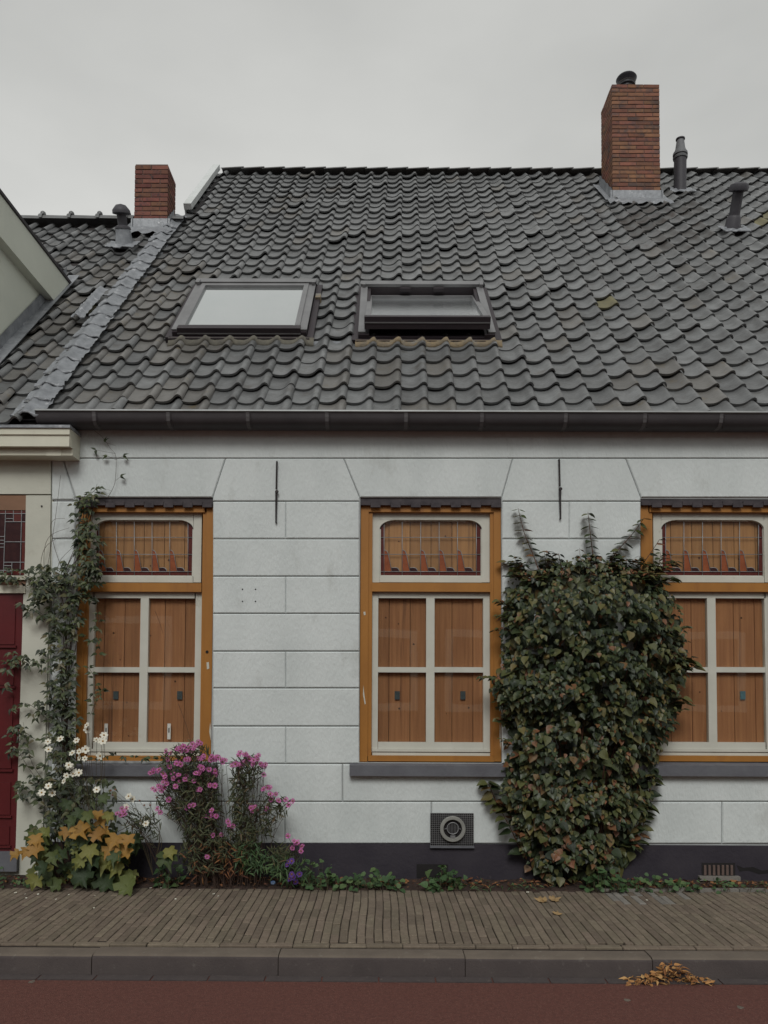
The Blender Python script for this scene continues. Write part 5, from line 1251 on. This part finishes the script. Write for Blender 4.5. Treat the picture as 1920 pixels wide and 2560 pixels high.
pinkB += [(u + U(-14, 14), v + U(-12, 12)) for u, v in pinkB if R() < .45 and v < 540]
def aster(name, lab, fl, basec, core, m='petalpink', nl=420, group=None):
    g = P(basec[0], 1900, basec[1])
    t = thing(name, lab, 'flower plant', (g.x, basec[1], 0), group); st = MB(); fo = Foliage()
    for (u, v) in fl:
        x, y = crop7(u, v); p = P(x, y, U(5.36, 5.5)); flower_pink(t, p, U(.0185, .025), Vector((U(-.8, .8), -1, U(-.1, 1.1))), m)
        g0 = Vector((g.x + U(-.14, .14) * min(1, nl / 400), U(5.48, 5.62), .01)); c = curve([g0, g0.lerp(p, .5) + Vector((U(-.03, .03), U(.0, .06), .06)), p + Vector((0, .015, -.008))], 6)
        st.tube(c, .0024, 4, .0013)
        for _ in range(4):
            k = U(.45, .97); a = c[int(k * (len(c) - 1))]; fo.add('lance', 'l_aster', a, Vector((U(-1, 1), U(-.7, .3), U(-.5, .8))), Vector((U(-.4, .4), -.6, 1)), U(.03, .055))
    for (cx, cy, rx, ry, nn, mm) in core:
        for _ in range(int(nn * 1.45)):
            a = U(0, 6.28); r = math.sqrt(R()); x, y = crop7(cx + rx * r * math.cos(a), cy + ry * r * math.sin(a))
            fo.add('lance', mm, P(x, y, U(5.42, 5.64)), Vector((U(-.8, .8), U(-.7, .2), U(-1, .9))), Vector((U(-.5, .5), -1, .6)), U(.04, .075))
    st.build('stems', 'stem', t); fo.out(t)
aster('pink_aster', 'tall pink aster bush in flower under the left window', pinkA, (465, 5.56), [(1030, 400, 150, 130, 420, 'l_aster'), (1080, 600, 120, 170, 520, 'l_aster'), (1120, 850, 130, 120, 380, 'l_aster'), (1130, 880, 120, 110, 50, 'l_dry'), (930, 560, 70, 90, 70, 'l_aster')])
aster('pink_aster', 'leaning pink aster clump right of the tall pink bush', pinkB, (535, 5.56), [(1345, 420, 70, 90, 170, 'l_aster'), (1300, 560, 45, 120, 130, 'l_aster'), (1320, 750, 70, 120, 190, 'l_aster'), (1420, 680, 70, 90, 110, 'l_aster'), (1360, 880, 80, 90, 160, 'l_weed'), (1500, 600, 70, 60, 70, 'l_aster'), (1280, 900, 90, 90, 60, 'l_dry')])
aster('small_pink_aster', 'small sprig of pink asters below the sill by the golden vine', [(640, 640), (660, 650), (680, 645), (690, 615), (665, 615), (672, 632)], (370, 5.58), [(760, 690, 90, 50, 60, 'l_aster')], nl=60)
def c3(u, v): return (u / 2.592 + 660), (v / 2.592 + 1900)     # full-res px
def c3c7(u, v): x, y = c3(u, v); return x * 2.183, (y - 1740) * 2.183
aster('small_pink_aster', 'short pink aster head above the purple flowers', [c3c7(*q) for q in ((195, 525), (185, 570), (205, 545), (240, 590), (245, 560), (155, 492), (215, 535))], (632, 5.56), [(*c3c7(110, 620), 60, 60, 110, 'l_aster'), (*c3c7(60, 680), 80, 60, 90, 'l_weed')], nl=60)
aster('violet_flowers', 'low violet flowers at the plinth left of the weeds', [c3c7(*q) for q in ((160, 660), (180, 655), (150, 680), (180, 740), (165, 770), (190, 760), (205, 790), (230, 740))], (625, 5.54), [(*c3c7(190, 720), 80, 60, 90, 'l_weed')], 'petalviolet', nl=60)

# --- weeds along the plinth
def weed(lab, px0, px1, top, n, kind='round', sz=(.03, .06), m='l_weed', cat='weed', yy=(5.44, 5.62), group='green weeds along the plinth'):
    x = (px0 + px1) / 2; g = G(x, 1906, .02)
    t = thing('weed', lab, cat, (g.x, 5.56, 0), group); fo = Foliage(); st = MB()
    for _ in range(n):
        px = U(px0, px1); f = 1 - abs(px - x) / (px1 - px0) * 1.2; Y = U(*yy); base = G(px, 1906, .015); base.y = Y; base.x = P(px, 1900, Y).x
        h = (CAMZ + (P(px, top, Y).z - CAMZ)) * (R() ** 1.2) * max(.3, f); p = Vector((base.x + U(-.03, .03), Y, max(.02, h)))
        fo.add(kind, m, p, Vector((U(-1, 1), U(-1, .1), U(-.35, .7))), Vector((U(-.5, .5), -.6, 1)), U(*sz)); st.tube([Vector((base.x, Y, 0.005)), p], .0016, 4)
    st.build('stems', 'greenstem', t)['kind'] = 'stuff'; fo.out(t, 200)
weed('leafy green weed beside the violet flowers, tallest of the weeds', 645, 722, 1835, 75, sz=(.03, .055))
weed('row of round leaved weeds left of the plinth hole', 722, 865, 1875, 85, sz=(.035, .06))
weed('low spreading weed in front of the plinth hole', 918, 1002, 1868, 60, 'heart', (.035, .065))
weed('thin grassy weeds between plinth hole and shrub', 1005, 1170, 1893, 50, 'lance', (.03, .05))
weed('dense round leaved weed at the right foot of the shrub', 1262, 1345, 1868, 75, sz=(.035, .06))
weed('trailing weeds left of the air brick', 1340, 1480, 1880, 80, sz=(.03, .05))
weed('small weeds in front of the air brick', 1480, 1600, 1893, 45, sz=(.02, .04))
weed('sparse weeds at the far right plinth', 1600, 1760, 1890, 45, 'lance', (.03, .05))
weed('bindweed leaves between golden vine and aster', 335, 395, 1820, 26, 'heart', (.04, .07))
weed('low weeds by the neighbour door step', -30, 60, 1870, 30, 'round', (.02, .04))
# --- dry leaves
def litter(name, lab, n, fn, m, sz, kind, cat='leaves', stuff=True):
    b = MB()
    for _ in range(n):
        p = fn(); k = random.choice(kind); bs = leaf_basis(p, Vector((U(-1, 1), U(-1, 1), U(-.25, .25))), Vector((U(-.6, .6), U(-.6, .6), 1)), U(*sz))
        b.add([bs @ Vector((v.x, v.y, v.z * U(1, 2.5))) for v in LG[k][0]], LG[k][1])
    return tag(b.build(name, m), lab, cat, kind='stuff' if stuff else None)
litter('leaf_litter', 'brown dry leaf litter on the soil strip', 900, lambda: Vector((P(U(-120, 1800), 1905, 5.55).x, 5.50 + .2 * R() ** 1.0, .03 + U(0, .012))), 'l_dry', (.018, .04), ('pointed', 'heart', 'lance'))
hp = G(1432, 2105, ROADZ)
def heap():
    x = random.gauss(0, .13); x = max(-.22, min(.2, x)); h = .085 * math.exp(-((x) / .1) ** 2) + .012
    return Vector((hp.x + x + .0, 4.165 - U(.005, .085), ROADZ + U(0, h)))
litter('leaf_heap', 'heap of orange dry leaves swept against the kerb', 300, heap, 'l_straw', (.018, .05), ('lance', 'pointed'), cat='leaf heap')
def fallen(px, py, sz, lab, m='l_tan', k='maple', n='fallen_leaf', z=.009, dv=(1, .3, 0)):
    p = G(px, py, z); b = MB(); bs = leaf_basis(p, Vector(dv), (U(-.2, .2), -.2, 1), sz)
    b.add([bs @ Vector((v.x, v.y, abs(v.z) * 3)) for v in LG[k][0]], LG[k][1]); o = b.build(n, m); o.location = (0, 0, 0); return tag(o, lab, 'leaf' if n == 'fallen_leaf' else 'petal')
fallen(1180, 1946, .075, 'left half of the two curled tan leaves on pavement', dv=(-1, .2, 0)); fallen(1190, 1944, .07, 'right one of the two curled tan leaves on pavement')
fallen(1203, 1976, .055, 'small tan leaf lying nearest the kerb on pavement', dv=(.3, 1, 0))
c4 = lambda u, v: ((u / 2.183) / K, (2180 + v / 2.183) / K)
c5 = lambda u, v: ((1160 + u / 2.183) / K, (2180 + v / 2.183) / K)
for q in [c4(*t) for t in ((55, 68), (90, 114), (135, 122), (138, 142), (215, 120), (380, 123), (517, 130), (518, 195), (303, 148), (825, 86), (880, 86), (850, 48), (945, 65), (1090, 98), (952, 147), (1190, 130), (1168, 118), (725, 122))] + [c5(*t) for t in ((353, 112), (1000, 152), (1205, 96), (570, 35))]:
    o = fallen(*q, U(.012, .024), 'white petal fallen on the brick pavement', 'petalwhite', 'round', 'fallen_petal', dv=(U(-1, 1), U(-1, 1), 0)); o['group'] = 'white petals on the pavement'
def butt(q, m, lab, ang, L_=.022, r=.0042):
    p = G(*q, ROADZ + .0065); t = thing('cigarette_butt', lab, 'cigarette butt', p); d = Vector((math.cos(ang), math.sin(ang), 0))
    b = MB(); b.tube([p - d * L_ / 2, p], r, 10); b.build('filter', m, t); b = MB(); b.tube([p, p + d * L_ / 2], r * .96, 10); b.build('paper_end', 'paper', t)
butt(c4(693, 548), 'paper', 'white cigarette butt leftmost at the foot of the kerb', .1, .034, .0062)
butt(c4(1238, 552), 'filter', 'long orange cigarette butt below the left kerb joints', .15, .036, .005)
butt(c4(1500, 553), 'filter', 'short orange cigarette butt beside the second kerb joint', -.1, .026, .006)
def blob(name, q, z, r, m, lab, cat):
    p = G(*q, z + r * .6); b = MB(); bm = bmesh.new(); bmesh.ops.create_icosphere(bm, subdivisions=2, radius=r)
    for v in bm.verts: v.co *= 1 + .45 * mnoise.noise(v.co * (1.4 / r) + Vector((q[0], 0, 0))); v.co.z *= .8
    me = bpy.data.meshes.new(name); bm.to_mesh(me); bm.free(); me.materials.append(M[m]); o = link(name, me); o.location = p; return tag(o, lab, cat)
blob('pebble', c4(1158, 547), ROADZ, .009, 'pebble', 'grey pebble at the kerb left of the orange butts', 'pebble')
blob('pebble', c5(750, 563), ROADZ, .0125, 'pebble', 'white pebble at the kerb left of the leaf heap', 'pebble')
blob('pebble', c4(1150, 62), .01, .012, 'pebble', 'pale round pebble on the soil under the pink bush', 'pebble')
blob('sweet_wrapper', c4(1490, 58), .01, .02, 'blue', 'crumpled blue sweet wrapper on the soil strip', 'wrapper')
for q, lab in ((c4(172, 600), 'pale flat stain of gum on the left of the road'), (c5(120, 595), 'grey flattened gum near the kerb on the right'), (c5(890, 700), 'grey gum spot in the middle right of the road'), (c5(1510, 740), 'pale gum spot near the right edge of the road')):
    p = G(*q, ROADZ); b = MB(); n = 12
    b.v = [(p.x, p.y, ROADZ + .004)] + [(p.x + math.cos(6.283 * i / n) * U(.013, .02), p.y + math.sin(6.283 * i / n) * U(.012, .024), ROADZ + .001) for i in range(n)]
    b.f = [(0, i + 1, (i + 1) % n + 1) for i in range(n)]; b.m = [0] * n; tag(b.build('chewing_gum', 'kerb'), lab, 'gum')
